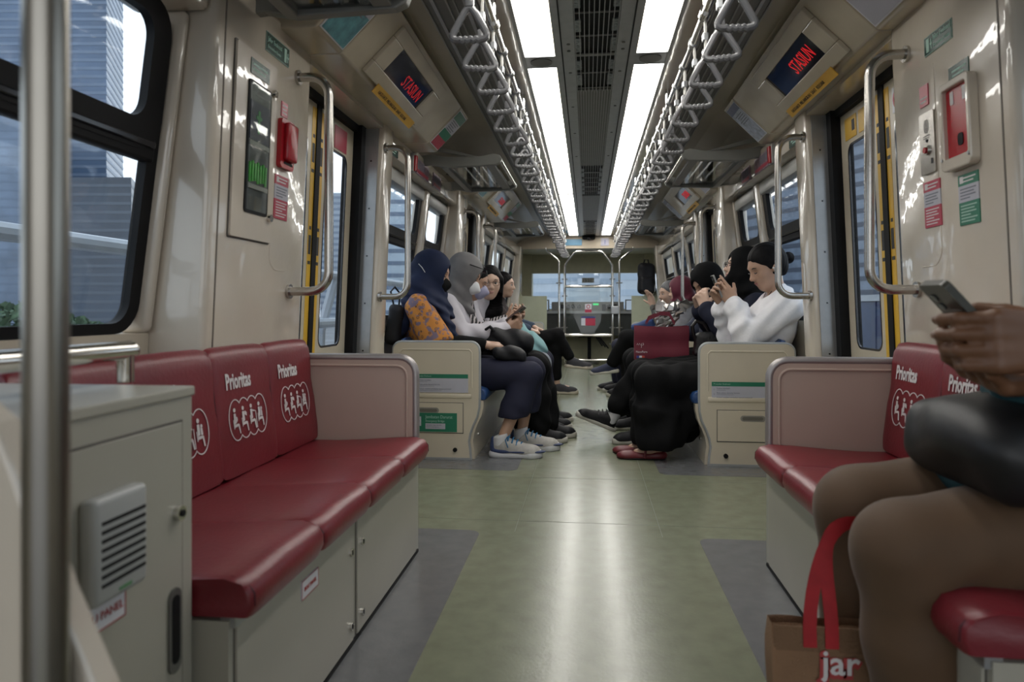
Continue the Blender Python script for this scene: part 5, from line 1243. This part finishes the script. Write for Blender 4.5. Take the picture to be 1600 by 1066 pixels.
p.part('skirt', [('e', J['pel'], (.16, .20, .12), None, .05)]+p.leg('R', .03, .92, .075)+p.leg('L', .03, .92, .075)+[('c', J['knR'], J['knL'], .09, .09, .05), ('c', (.58, -.08, .12), (.62, .10, .12), .10, .10, .06), ('cut', (0, 0, .06), (0, 0, -1))], .009, BLK, disp=folds(.005))
p.hijab(GREYC, [('c', J['neck']+sh_((-.02, 0, .03)), J['shR']*.6+J['neck']*.4, .09, .06, .06), ('c', J['neck']+sh_((-.02, 0, .03)), J['shL']*.6+J['neck']*.4, .09, .06, .06), ('c', (.05, 0, 1.02), (.14, 0, .90), .06, .03, .05)], h=.008)
p.part('mask', tr([('e', (.074, 0, -.055), (.048, .060, .052), None, .01), ('c', (.095, 0, -.045), (.128, 0, -.055), .022, .010, .035)], J['hc'], p.HR, p.hS), .006, mat('white_mask', (.62, .63, .64), .7, noise=.03))
for sd in (1, -1):
    mb = MB(); mb.tube([(.075, sd*.055, -.03), (.02, sd*.092, .008)], .0022, 6); mb.tube([(.07, sd*.055, -.07), (.0, sd*.094, -.03)], .0022, 6); p.place(mb, 'mask_strap', MATS['strap_white'], (0, 0, 0))
    mb = MB(); mb.ring([(q[0], q[1]) for q in rrect(sd*.032-.022, sd*.032+.022, .062, .10, .015)], [(q[0], q[1]) for q in rrect(sd*.032-.019, sd*.032+.019, .065, .097, .013)], .103, .109, 'x'); mb.tube([(.106, sd*.054, .085), (.02, sd*.098, .075)], .003, 6); p.place(mb, 'sunglasses_rim', BLACKP, (0, 0, 0))
p.shoe('R', 'sneaker', mat('black_shoe', (.007, .007, .009), .6, noise=.2, spec=.25), mat('pale_sole', (.42, .40, .36), .7, noise=.08)); p.shoe('L', 'sneaker', MATS['black_shoe'], MATS['pale_sole'])
phone_thing('phone in a brown case held by the person in the white mask', p.world((.47, -.03, .885)), (.55, .0, .45), (-.6, .2, .75), (.08, .165, .012), mat('phone_brown', (.06, .035, .03), .4, noise=.3))
# --- L3: lavender hijab
p = Person('seated person in a lavender mask and striped top, mostly hidden on the left bench', (-.97, 5.16), 1, SK1, hd=(0, 24, 0), hc=(.10, 0, 1.135), chest=(-.02, 0, .79), neck=(.03, 0, .98), h=.009, hands={'R': dict(d=(.8, .3, .4), n=(-.3, .8, .3)), 'L': dict(d=(.8, -.2, .4), n=(-.3, -.8, .3))},
           shR=(.0, -.165, .92), shL=(.0, .165, .92), elR=(.16, -.20, .74), wrR=(.36, -.05, .84), elL=(.16, .20, .74), wrL=(.38, .06, .84), anR=(.58, -.08, .10), anL=(.62, .1, .10))
p.face('down', covered=True); J = p.J
p.part('top', p.torso(.018)+p.arm('R', .016, .95)+p.arm('L', .016, .95), .009, STRIPE, disp=folds(.003))
p.part('trousers', [('e', J['pel'], (.15, .19, .12), None, .05)]+p.leg('R', .022, .93, .04)+p.leg('L', .022, .93, .04), .009, mat('pale_blue_grey_cloth', (.22, .24, .28), .8, noise=.1), disp=folds(.003))
p.hair(HAIR)
p.part('mask', tr([('e', (.074, 0, -.050), (.048, .060, .055), None, .01), ('c', (.095, 0, -.03), (.128, 0, -.035), .022, .010, .035)], J['hc'], p.HR, p.hS), .007, mat('lavender_mask', (.30, .30, .42), .7, noise=.04))
p.shoe('R', 'sneaker', MATS['black_shoe'], MATS['pale_sole']); p.shoe('L', 'sneaker', MATS['black_shoe'], MATS['pale_sole'])
# --- L4: dark hair, glasses, facing the camera
p = Person('seated person with long dark hair and glasses looking towards the camera on the left bench', (-.97, 5.50), 1, SK2, hd=(-76, 4, 0), hc=(.185, -.02, 1.13), chest=(-.03, 0, .80), neck=(.10, 0, .985), h=HF, hands={'R': dict(d=(.9, .3, 0), n=(0, .2, -1)), 'L': dict(d=(.9, -.3, 0), n=(0, -.2, -1))},
           shR=(.03, -.17, .93), shL=(.03, .17, .93), elR=(.14, -.22, .72), wrR=(.40, -.06, .70), elL=(.14, .22, .72), wrL=(.42, .04, .70), anR=(.56, -.08, .10), anL=(.62, .1, .10))
p.face('open', lips=(.34, .13, .12)); J = p.J
p.part('shirt', p.torso(.018)+p.arm('R', .016, .95, .02)+p.arm('L', .016, .95, .02), .009, WHT, disp=folds(.003))
p.part('trousers', [('e', J['pel'], (.15, .19, .12), None, .05)]+p.leg('R', .022, .93, .035)+p.leg('L', .022, .93, .035), .009, NAVYT, disp=folds(.003))
p.hair(HAIR, extra=[('c', (-.05, .055, -.02), (-.055, .062, -.24), .050, .034, .04), ('c', (-.05, -.055, -.02), (-.055, -.062, -.24), .050, .034, .04), ('c', (-.07, 0, -.02), (-.075, 0, -.22), .055, .04, .05), ('c', (.02, .074, .03), (-.02, .080, -.20), .022, .020, .03), ('c', (.02, -.074, .03), (-.02, -.080, -.20), .022, .020, .03)])
for sd in (1, -1):
    mb = MB(); P = rrect(sd*.032-.021, sd*.032+.021, -.016, .018, .012); mb.tube([(.106, y, z) for y, z in P], .0014, 6, closed=True); mb.tube([(.106, sd*.053, .008), (.01, sd*.084, .004)], .0014, 6); p.place(mb, 'glasses_rim', BLACKP, (0, 0, 0))
mb = MB(); mb.tube([(.106, -.011, .004), (.112, 0, .008), (.106, .011, .004)], .0014, 6); p.place(mb, 'glasses_bridge', BLACKP, (0, 0, 0))
p.shoe('R', 'sneaker', MATS['black_shoe'], MATS['pale_sole']); p.shoe('L', 'sneaker', MATS['black_shoe'], MATS['pale_sole'])
# --- L5: dark bun, crossed legs
p = Person('seated person with dark tied hair and crossed black-trousered legs, farthest on the left', (-.93, 7.36), 1, SK2, hd=(-8, 2, 0), hc=(.03, 0, 1.18), chest=(-.06, 0, .82), neck=(-.03, 0, 1.02), h=.0095, hands={'R': dict(d=(.8, .3, -.3), n=(0, .2, -1)), 'L': dict(d=(.8, -.3, -.3), n=(0, -.2, -1))},
           shR=(-.05, -.175, .96), shL=(-.05, .175, .96), elR=(.10, -.23, .78), wrR=(.32, -.10, .70), elL=(.10, .22, .78), wrL=(.36, .02, .72), knL=(.58, .02, .50), anL=(.60, .05, .12), knR=(.60, -.02, .64), anR=(.76, .02, .37), toeR=(1, 0, -.1))
p.face('open', lips=(.34, .14, .13)); J = p.J
p.part('top', p.torso(.014)+p.arm('R', .014, .0)+p.arm('L', .014, .0), .009, BROWNT, disp=folds(.002))
p.part('jacket_sleeve', p.arm('R', .020, .85)[1:]+p.arm('L', .020, .85)[1:], .009, DENIM)
p.part('trousers', [('e', J['pel'], (.14, .18, .11), None, .05)]+p.leg('R', .012, .82, .012)+p.leg('L', .012, .80, .012), .009, BLK, disp=folds(.002))
p.hair(HAIR, extra=[('e', (-.12, 0, .02), (.035, .035, .04), None, .01)])
p.shoe('L', 'runner', mat('charcoal_shoe', (.035, .035, .04), .8, noise=.2), mat('cream_sole', (.45, .41, .33), .7, noise=.1)); p.shoe('R', 'runner', MATS['charcoal_shoe'], MATS['cream_sole'], pitch=4)

# --- R1: white blouse, phone, earphones
HR1 = dict(d=(.55, -.25, .8), n=(-.25, -1, .1), curl=(8, 26, 44, 50), thumb=(.8, .55, .1))
p = Person('seated person in a white blouse with dark bun and earphones at the right bench end', (1.0, 4.38), -1, SK1, hd=(14, 24, 0), hc=(-.10, 0, 1.18), chest=(-.13, 0, .81), neck=(-.175, 0, 1.01),
           shL=(-.19, .185, .94), shR=(-.17, -.185, .94), elL=(.05, .17, .735), elR=(.09, -.15, .735), wrL=(.105, .055, .955), wrR=(.155, -.02, .955),
           knL=(.60, .10, .475), knR=(.60, -.10, .475), anL=(.58, .13, .09), anR=(.60, -.02, .09), hands={'L': HR1, 'R': dict(d=(.5, .25, .8), n=(-.25, 1, .1), curl=(25, 35, 45, 50), thumb=(.8, .55, .1))}, toeL=(1, 0, 0))
p.face('down', lips=(.36, .13, .12)); J = p.J
ruf = []
for sd in 'LR':
    w = J['wr'+sd]; e = J['el'+sd]; d = unit(w-e); c = w-d*.055
    ruf += [('c', c, c+d*.03, .040, .058, .02)]
    u1 = unit(np.cross(d, (0, 1, 0))); u2 = np.cross(d, u1)
    for k in range(9):
        a = 2*math.pi*k/9; q = c+d*.022+(u1*math.cos(a)+u2*math.sin(a))*.056; ruf.append(('e', q, (.020, .020, .024), None, .010))
p.part('blouse', p.torso(.022)+p.arm('L', .026, .80, .042)+p.arm('R', .026, .80, .042)+[('e', J['elL']+sh_((.02, .0, .05)), (.075, .07, .085), None, .05), ('e', J['pel']+sh_((.04, 0, .06)), (.17, .21, .09), None, .05)]+ruf+[('-e', J['neck']+sh_((.06, 0, .045)), (.10, .085, .075), None, .015), ('cut', (0, 0, .50), (0, 0, -1))], .0065, BLOUSE, disp=folds(.0055, (52, 14, 34), (22, 44, 30)))
p.part('skirt', [('e', J['pel'], (.17, .20, .12), None, .05)]+p.leg('L', .025, .90, .085)+p.leg('R', .025, .90, .085)+[('c', J['knL'], J['knR'], .085, .085, .06), ('c', (.52, .10, .16), (.56, -.10, .16), .12, .12, .08), ('c', (.35, .09, .30), (.38, -.09, .16), .10, .10, .08), ('cut', (0, 0, .075), (0, 0, -1))], .009, BLK, disp=folds(.006, (16, 40, 5), (40, 22, 6)))
p.hair(HAIR, bun=(-.145, 0, -.005))
for sd in (1, -1):
    mb = MB(); mb.ell((0, 0, 0), (.006, .006, .006), 8, 6); mb.tube([(0, 0, -.004), (.002, 0, -.03), (-.008, -sd*.01, -.08), (.0, -sd*.03, -.13), (.03, -sd*.05, -.20)], .0017, 6); p.place(mb, 'earphone', mat('earphone_white', (.62, .60, .58), .5, noise=.03), (.006, sd*.087, -.008))
mb = MB(); mb.tube([p.J['neck']+sh_((.055, .055, .02)), p.J['neck']+sh_((.13, .01, -.11)), p.J['neck']+sh_((.06, -.055, .02))], .002, 6); p.add(mb, 'necklace_cord', BLACK)
FLAT = mat('red_flat_leather', (.11, .008, .014), .45, noise=.1)
p.shoe('L', 'flat', FLAT, BLACK, S=1.16); p.shoe('R', 'flat', FLAT, BLACK, S=1.16)
phone_thing('phone held up by the person in the white blouse', p.world((.20, .015, 1.06)), (-.35, .0, .9), (-.9, 0, -.35), (.078, .15, .010), mat('phone_silver', (.30, .29, .28), .3, noise=.1))
# --- R2: black hijab, glasses, head tilted back
p = Person('seated person in black hijab with glasses, head tilted back, second on the right bench', (1.0, 4.82), -1, SK2, hd=(0, -12, 0), hc=(-.06, 0, 1.20), chest=(-.10, 0, .80), neck=(-.12, 0, 1.01), h=HF,
           shL=(-.12, .18, .94), shR=(-.12, -.18, .94), elL=(.06, .22, .72), elR=(.08, -.22, .72), wrL=(.20, .07, .92), wrR=(.22, -.07, .92), knL=(.60, .09, .475), knR=(.62, -.08, .475), anL=(.60, .10, .10), anR=(.84, -.05, .155), pit={'R': -22},
           hands={'L': dict(d=(.2, -.4, .9), n=(-.5, -.8, .1)), 'R': dict(d=(.2, .4, .9), n=(-.5, .8, .1))})
p.face('down', lips=(.36, .15, .14)); J = p.J
p.part('jacket', p.torso(.026)+p.arm('L', .026, .95, .03)+p.arm('R', .026, .95, .03), .009, BLKJ, disp=folds(.003))
p.part('skirt', [('e', J['pel'], (.17, .20, .12), None, .05)]+p.leg('L', .02, .90, .06)+p.leg('R', .02, .72, .04)+[('c', J['knL'], J['knR'], .08, .08, .06), ('c', (.50, .08, .18), (.56, -.06, .20), .11, .11, .08), ('cut', (0, 0, .085), (0, 0, -1))], .009, BLK, disp=folds(.005, (16, 40, 5), (40, 22, 6)))
p.hijab(BLK, [('c', J['neck']+sh_((-.02, 0, .03)), J['shR']*.6+J['neck']*.4, .09, .06, .06), ('c', J['neck']+sh_((-.02, 0, .03)), J['shL']*.6+J['neck']*.4, .09, .06, .06), ('c', (-.05, 0, 1.04), (.04, 0, .90), .07, .04, .05)], h=.008)
for sd in (1, -1):
    mb = MB(); P = rrect(sd*.032-.021, sd*.032+.021, -.016, .018, .012); mb.tube([(.108, y, z) for y, z in P], .002, 6, closed=True); mb.tube([(.108, sd*.053, .008), (.02, sd*.088, .004)], .002, 6); p.place(mb, 'glasses_rim', BLACKP, (0, 0, 0))
p.shoe('L', 'sneaker', MATS['black_shoe'], MATS['pale_sole'], mat('black_lace', (.02, .02, .022), .6, noise=.1))
u = p.shoe('R', 'sneaker', MATS['black_shoe'], MATS['pale_sole'], MATS['black_lace'], pitch=-22)
p.part('sock', [('c', J['anR']+sh_((.0, 0, -.02)), J['anR']+sh_((-.045, 0, .055)), .045, .047, .01)], .006, SOCK)
# --- R3: black hijab, leaning, navy jacket
p = Person('seated person in black hijab and navy jacket looking down, third on the right bench', (.97, 5.34), -1, SK1, hd=(24, 30, 0), hc=(.06, 0, 1.12), chest=(-.04, 0, .79), neck=(-.01, 0, .97), h=HF,
           shL=(-.02, .18, .92), shR=(-.02, -.18, .92), elL=(.03, .24, .75), elR=(.14, -.20, .74), wrL=(-.03, .13, .985), wrR=(.36, -.04, .70), knL=(.58, .10, .52), knR=(.60, -.10, .52), anL=(.56, .08, .10), anR=(.60, -.10, .10),
           hands={'L': dict(d=(.4, -.5, .6), n=(.3, -.8, -.3), curl=(50, 60, 65, 70)), 'R': dict(d=(.9, .3, -.1), n=(0, .3, -1))})
p.face('down', lips=(.36, .14, .13)); J = p.J
p.part('jacket', p.torso(.024)+p.arm('L', .024, .9, .026)+p.arm('R', .024, .9, .026), .009, mat('slate_navy_cloth', (.020, .025, .048), .8, noise=.15, nscale=15), disp=folds(.003))
p.part('trousers', [('e', J['pel'], (.16, .20, .12), None, .05)]+p.leg('L', .024, .93, .045)+p.leg('R', .024, .93, .045), .009, BLK, disp=folds(.004))
p.hijab(BLK, [('c', J['neck']+sh_((-.02, 0, .03)), J['shR']*.6+J['neck']*.4, .09, .06, .06), ('c', J['neck']+sh_((-.02, 0, .03)), J['shL']*.6+J['neck']*.4, .09, .06, .06), ('c', (.04, 0, 1.0), (.09, 0, .88), .06, .04, .05), ('c', (.12, 0, 1.20), (.155, 0, 1.19), .05, .02, .04)], h=.008)
p.shoe('L', 'sneaker', MATS['black_shoe'], MATS['pale_sole']); p.shoe('R', 'sneaker', MATS['black_shoe'], MATS['pale_sole'])
# --- R4: maroon hijab, grey top
p = Person('seated person in maroon hijab and grey top on the far right bench', (.99, 7.24), -1, SK2, hd=(0, 8, 0), hc=(.03, 0, 1.11), chest=(-.06, 0, .78), neck=(-.03, 0, .96), h=.0095,
           shL=(-.05, .18, .91), shR=(-.05, -.18, .91), elL=(.08, .24, .70), elR=(.10, -.22, .70), wrL=(.32, .10, .68), wrR=(.34, -.08, .68), knL=(.58, .02, .62), knR=(.58, -.04, .50), anL=(.74, -.02, .33), anR=(.56, -.04, .10))
p.face('down', lips=(.36, .15, .14)); J = p.J
p.part('top', p.torso(.026)+p.arm('L', .024, .95, .02)+p.arm('R', .024, .95, .02), .0095, GREYK, disp=folds(.003))
p.part('trousers', [('e', J['pel'], (.16, .20, .12), None, .05)]+p.leg('L', .02, .88, .025)+p.leg('R', .02, .9, .025), .0095, BLK, disp=folds(.003))
p.hijab(MAROON, [('c', J['neck']+sh_((-.02, 0, .03)), J['shR']*.5+J['neck']*.5, .09, .06, .06), ('c', J['neck']+sh_((-.02, 0, .03)), J['shL']*.5+J['neck']*.5, .09, .06, .06)], h=.009)
p.shoe('L', 'runner', mat('navy_shoe', (.015, .02, .05), .7, noise=.15), mat('white_grey_sole', (.50, .48, .42), .7, noise=.08), pitch=6); p.shoe('R', 'sneaker', MATS['black_shoe'], MATS['white_grey_sole'])
# --- R5: grey hair
p = Person('seated person with short grey hair raising a hand, farthest on the right', (.96, 7.72), -1, SK2, hd=(20, 6, 0), hc=(.06, 0, 1.09), chest=(-.05, 0, .78), neck=(-.01, 0, .95), h=.0095,
           shL=(-.04, .18, .90), shR=(-.04, -.18, .90), elL=(.16, .20, .76), elR=(.10, -.22, .70), wrL=(.24, .10, .95), wrR=(.34, -.08, .68), anL=(.56, .06, .10), anR=(.62, -.10, .10),
           hands={'L': dict(d=(.3, .1, .9), n=(.6, .5, 0), curl=(8, 8, 10, 14)), 'R': dict(d=(1, 0, -.1), n=(0, 0, -1))})
p.face('open'); J = p.J
p.part('top', p.torso(.024)+p.arm('L', .022, .9, .02)+p.arm('R', .022, .9, .02), .0095, mat('grey_green_cloth', (.09, .09, .085), .85, noise=.15), disp=folds(.003))
p.part('trousers', [('e', J['pel'], (.16, .20, .12), None, .05)]+p.leg('L', .02, .93, .03)+p.leg('R', .02, .93, .03), .0095, NAVYT, disp=folds(.003))
p.hair(GHAIR)
p.shoe('L', 'sneaker', MATS['black_shoe'], MATS['white_grey_sole']); p.shoe('R', 'sneaker', MATS['black_shoe'], MATS['white_grey_sole'])
# ------------------------------------------------------------ bags and the passenger in the right foreground
BAGK = mat('black_bag_cloth', (.008, .008, .010), .6, noise=.25, nscale=20, spec=.3)
def strap_tube(pts, r, name, m, parent, n=8): return MB().tube(pts, r, n).build(name, m, parent, smooth=True)
o = soft('shoulder_bag', 'small black shoulder bag on the lap of the person in navy hijab', 'bag', [('b', (-.50, 4.37, .628), (.11, .10, .042), rot(8, 8), .035, .03), ('e', (-.48, 4.35, .655), (.07, .07, .03), None, .03)], .008, BAGK, folds(.004))
o = soft('backpack', 'black backpack on the lap of the person in the white shirt', 'bag', [('b', (-.55, 4.72, .68), (.15, .12, .085), rot(0, 20), .06, .04), ('e', (-.47, 4.70, .70), (.11, .10, .08), None, .05)], .009, BAGK, folds(.005))
strap_tube([(-.60, 4.62, .74), (-.66, 4.60, .80), (-.72, 4.62, .76)], .012, 'strap', BAGK, o)
o = soft('backpack', 'black backpack wedged behind the person in navy hijab', 'bag', [('b', (-1.215, 4.26, .82), (.05, .09, .13), rot(0, 8), .04, .03)], .009, BAGK, folds(.003))
strap_tube([(-1.22, 4.22, .94), (-1.235, 4.2, 1.03), (-1.22, 4.24, 1.06), (-1.20, 4.29, 1.02), (-1.21, 4.30, .94)], .006, 'carry_loop', BAGK, o)
TB = mat('pale_teal_cloth', (.20, .36, .38), .85, noise=.1, nscale=14)
o = soft('cloth_bag', 'pale teal cloth bag on the lap of the person facing the camera', 'bag', [('c', (-.58, 5.34, .76), (-.42, 5.30, .60), .085, .10, .05), ('c', (-.42, 5.30, .62), (-.36, 5.28, .50), .095, .05, .05)], .009, TB, lambda X, Y, Z: .008*np.sin(X*70+Z*35+2*np.sin(Z*20)))
strap_tube([(-.60, 5.32, .78), (-.62, 5.28, .86), (-.55, 5.27, .84), (-.50, 5.28, .74)], .012, 'handle', TB, o)
# maroon shopping bag with foil-wrapped bunch
MT = mat('maroon_tote_fabric', (.125, .008, .022), .7, noise=.12, nscale=8)
tb = thing('shopping_bag', 'maroon shopping bag with white lettering on the right bench laps', 'bag', (.53, 5.04, .60))
def tote_pt(x, z, y):   # slight sag in the front
    return (x, y+.006*math.sin(x*26)+.005*math.sin(z*40), z)
rows = [[tote_pt(.335+.385*i/14, .555+.245*j/8-.008*math.sin(i/14*math.pi), 4.98) for i in range(15)] for j in range(9)]
rows2 = [[(p_[0]+.006, p_[1]+.13, p_[2]) for p_ in r] for r in rows]
mb = MB(); mb.grid(rows); mb.grid(rows2)
for e in (0, 14): mb.grid([[r[e] for r in rows], [r[e] for r in rows2]])
mb.grid([rows[0], rows2[0]]); mb.build('bag_body', MT, tb, smooth=True, sharp=50)
text('lettering', 'MaisonPierre', .021, TXTW, (.345, 4.968, .606), (1, 0, 0), (0, 0, 1), tb, sx=.72)
mb = MB(); mb.tube([(.352, 4.968, .662), (.358, 4.968, .674), (.364, 4.968, .660), (.372, 4.968, .674), (.378, 4.968, .66), (.386, 4.968, .668), (.384, 4.968, .642), (.386, 4.968, .672), (.398, 4.968, .676), (.400, 4.968, .664), (.390, 4.968, .660)], .0014, 6); mb.build('script_logo', TXTW, tb)
for k, mm in enumerate((mat('flag_blue', (.03, .05, .25), .5, noise=.05), TXTW, mat('flag_red', (.45, .05, .03), .5, noise=.05))): MB().box(.350+k*.019, .369+k*.019, 4.966, 4.970, .568, .585).build('tricolour_strip', mm, tb)
for dy in (0, .11):
    mb = MB(); pts = [(.42, .80), (.44, .84), (.52, .875), (.58, .87), (.62, .80)]
    mb.grid([[(x, 4.985+dy, z) for x, z in pts], [(x+.004, 4.985+dy, z+.028) for x, z in pts]]); mb.grid([[(x, 4.989+dy, z) for x, z in pts], [(x+.004, 4.989+dy, z+.028) for x, z in pts]]); mb.build('handle', MT, tb)
FO = mat('silver_foil', (.62, .60, .58), .28, metal=.9, noise=.15, nscale=30)
rg = random.Random(5); rows = []
for j in range(13):
    t = j/12; r = .03+.085*t**.8; row = []
    for i in range(22):
        a = 2*math.pi*i/22; q = r*(1+.28*math.sin(5*a+3*t)+rg.uniform(-.16, .16))
        row.append((.535+.07*t+q*math.cos(a)*.95, 5.05+q*math.sin(a)*.6, .75+.215*t+rg.uniform(-.012, .012)+(.03*math.sin(7*a) if j > 9 else 0)))
    rows.append(row)
mb = MB(); mb.grid(rows, closed_u=True); mb.ell((.60, 5.05, .925), (.08, .045, .035), 14, 6)
fo = mb.build('foil_bunch', FO); tag(fo, 'crumpled silver foil wrap sticking out of the maroon shopping bag', 'foil wrap')
# black sequinned handbag
SQ = mat('black_sequin', (.010, .009, .010), .22, noise=.5, nscale=90, bump=.9, bscale=140)
o = soft('handbag', 'black sequinned handbag with a thick loop handle beside the maroon bag', 'bag', [('b', (.86, 4.90, .66), (.12, .07, .10), None, .05, .03)], .008, SQ, folds(.004))
strap_tube([(.775, 4.88, .66), (.735, 4.87, .74), (.725, 4.86, .80), (.75, 4.86, .835), (.80, 4.87, .82), (.845, 4.88, .75)], .013, 'handle', mat('black_patent', (.012, .009, .009), .3, noise=.1), o)
MB().rbox(.79, .815, 4.815, 4.835, .615, .63, .003).build('clasp', mat('brass', (.5, .33, .12), .3, metal=1), o)
o = soft('handbag', 'blue handbag on the lap of the grey-haired person', 'bag', [('b', (.62, 7.62, .70), (.13, .08, .09), rot(0, -20), .04, .03)], .010, mat('blue_bag_cloth', (.02, .05, .16), .7, noise=.15), folds(.003))
bp = soft('backpack', 'large black backpack hanging above the right cab partition', 'bag', [('b', (.925, 10.98, 1.40), (.135, .10, .25), None, .08, .04), ('b', (.925, 10.90, 1.30), (.10, .06, .12), None, .04, .03)], .012, BAGK, folds(.003))
strap_tube([(.88, 10.98, 1.62), (.90, 10.98, 1.70), (.95, 10.98, 1.70), (.97, 10.98, 1.62)], .012, 'top_loop', BAGK, bp)

# --- passenger in the right foreground
p = Person('foreground passenger in brown trousers and teal shirt holding a phone on the right bench', (1.0, 1.47), -1, SK3, h=.006, hd=(0, 24, 0), hc=(-.07, 0, 1.18), chest=(-.11, 0, .81), neck=(-.13, 0, 1.01), head_S=1.1, hand_S=1.30,
           shL=(-.12, .19, .95), shR=(-.12, -.19, .95), elL=(-.10, .25, .72), elR=(.02, -.20, .72), wrL=(.215, .262, .868), wrR=(.20, .15, .795), hipL=(.03, .10, .52), hipR=(.03, -.10, .52),
           knL=(.41, .125, .468), knR=(.40, -.115, .478), anL=(.37, .12, .10), anR=(.39, -.14, .10),
           hands={'L': dict(d=(1, .02, -.02), n=(0, -1, -.05), curl=(34, 36, 40, 44), thumb=(.75, .35, .75), fat=.97), 'R': dict(d=(.9, .35, .05), n=(-.1, .3, 1), curl=(25, 28, 30, 32))})
p.face('down'); J = p.J
p.hair(HAIR)
p.part('trousers', [('e', J['pel'], (.17, .21, .12), None, .06)]+p.leg('L', .026, .95, .042)+p.leg('R', .026, .95, .042), .0075, BROWNP, disp=lambda X, Y, Z: .0035*np.sin(60*(X*.8+Z*.6)+3*np.sin(Y*14+Z*9))*np.exp(-((X-.36)**2+(Z-.40)**2)/.012))
p.part('shirt', p.torso(.030)+p.arm('L', .030, .82, .034)+p.arm('R', .030, .93, .046)+[('e', J['pel']+sh_((.06, 0, .06)), (.22, .24, .085), None, .05), ('c', (.10, .13, .585), (.24, .12, .585), .07, .035, .05)], .009, TEALC, disp=folds(.004))
p.shoe('L', 'sneaker', MATS['black_shoe'], MATS['pale_sole']); p.shoe('R', 'sneaker', MATS['black_shoe'], MATS['pale_sole'])
w = J['wrL']+sh_((-.035, 0, .0)); 
mb = MB(); mb.tube([w+sh_((0, .032*math.cos(a), .036*math.sin(a))) for a in np.linspace(0, 2*math.pi, 25)[:-1]], .006, 8, closed=True); wt = p.add(mb, 'watch', CHROME)
mb = MB(); mb.disc(w+sh_((0, .036, .006)), .021, (0, 1, .1), .010, 24); p.add(mb, 'watch_case', CHROME, wt)
mb = MB(); mb.disc(w+sh_((0, .0415, .006)), .017, (0, 1, .1), .002, 24); p.add(mb, 'watch_dial', mat('dial_white', (.6, .6, .6), .3, noise=.03), wt)
phone_thing('phone in a pale case held by the foreground passenger', (.650, 1.262, .905), (-.66, -.05, .72), (.70, .02, .66), (.078, .165, .013), mat('phone_pale_case', (.035, .033, .024), .3, noise=.1))
lb_ = soft('lap_bag', 'black leather bag on the lap of the foreground passenger', 'bag', [('b', (.80, 1.40, .665), (.13, .19, .075), rot(0, -12), .06, .04), ('e', (.75, 1.36, .70), (.10, .14, .065), None, .05)], .009, mat('black_leather', (.007, .007, .008), .5, noise=.3, nscale=12), folds(.006, (14, 9, 30), (22, 12, 18)))
# brown tote with red handles
TT = mat('brown_jute_fabric', (.23, .13, .070), .8, noise=.12, nscale=6, bump=.4, bscale=260)
tt = thing('tote_bag', 'brown tote bag with red handles standing between the passenger knees', 'bag', (.50, 1.475, 0))
def wall_(y): return [[(.378+.25*i/10+.004*math.sin(j), y+(.012 if j == 6 else 0)*(1 if y < 1.47 else -1)+.004*math.sin(i*1.3+j), .002+.272*j/6) for i in range(11)] for j in range(7)]
A, B = wall_(1.445), wall_(1.505); mb = MB(); mb.grid(A); mb.grid(B)
for e in (0, 10): mb.grid([[r[e] for r in A], [r[e] for r in B]])
mb.grid([A[0], B[0]]); mb.build('bag_body', TT, tt, smooth=True, sharp=50)
MB().add([(x, y, z) for x in (.378, .628) for y in (1.4425, 1.4450) for z in (.225, .275)], [(0, 1, 3, 2), (4, 6, 7, 5), (0, 4, 5, 1), (2, 3, 7, 6), (0, 2, 6, 4), (1, 5, 7, 3)]).build('hem_band', mat('brown_hem', (.17, .095, .05), .8, noise=.1, bump=.4, bscale=260), tt)
RSTR = mat('red_webbing', (.36, .012, .018), .6, noise=.1, nscale=40)
def ribbon(pts, w, name):
    mb = MB(); 
    for t in (0, .003):
        rows = []
        for i, q in enumerate(pts):
            a = Vector(pts[max(i-1, 0)]); b = Vector(pts[min(i+1, len(pts)-1)]); d = (b-a).normalized(); n = Vector((0, 1, 0)); sd = d.cross(n).normalized()*w/2
            rows.append((Vector(q)-sd+Vector((0, t, 0)), Vector(q)+sd+Vector((0, t, 0))))
        mb.grid([[r[0] for r in rows], [r[1] for r in rows]])
    return mb.build(name, RSTR, tt, smooth=True)
def bez(P, n=14):
    out = []
    for k in range(n+1):
        t = k/n; Q = [Vector(q) for q in P]
        while len(Q) > 1: Q = [Q[i].lerp(Q[i+1], t) for i in range(len(Q)-1)]
        out.append(Q[0][:])
    return out
ribbon(bez([(.448, 1.438, .235), (.440, 1.438, .36), (.472, 1.44, .40), (.475, 1.445, .52), (.545, 1.45, .51), (.585, 1.46, .45)]), .026, 'handle')
ribbon(bez([(.490, 1.436, .235), (.492, 1.437, .36), (.462, 1.44, .42), (.475, 1.443, .47), (.50, 1.45, .50), (.56, 1.455, .48)]), .026, 'handle')
text('lettering', 'jar', .070, TXTR, (.468, 1.4385, .180), (1, 0, 0), (0, 0, 1), tt, sx=1.0, bold=.006)
text('lettering', 'jar', .070, TXTW, (.470, 1.4375, .184), (1, 0, 0), (0, 0, 1), tt, sx=1.0, bold=.001)
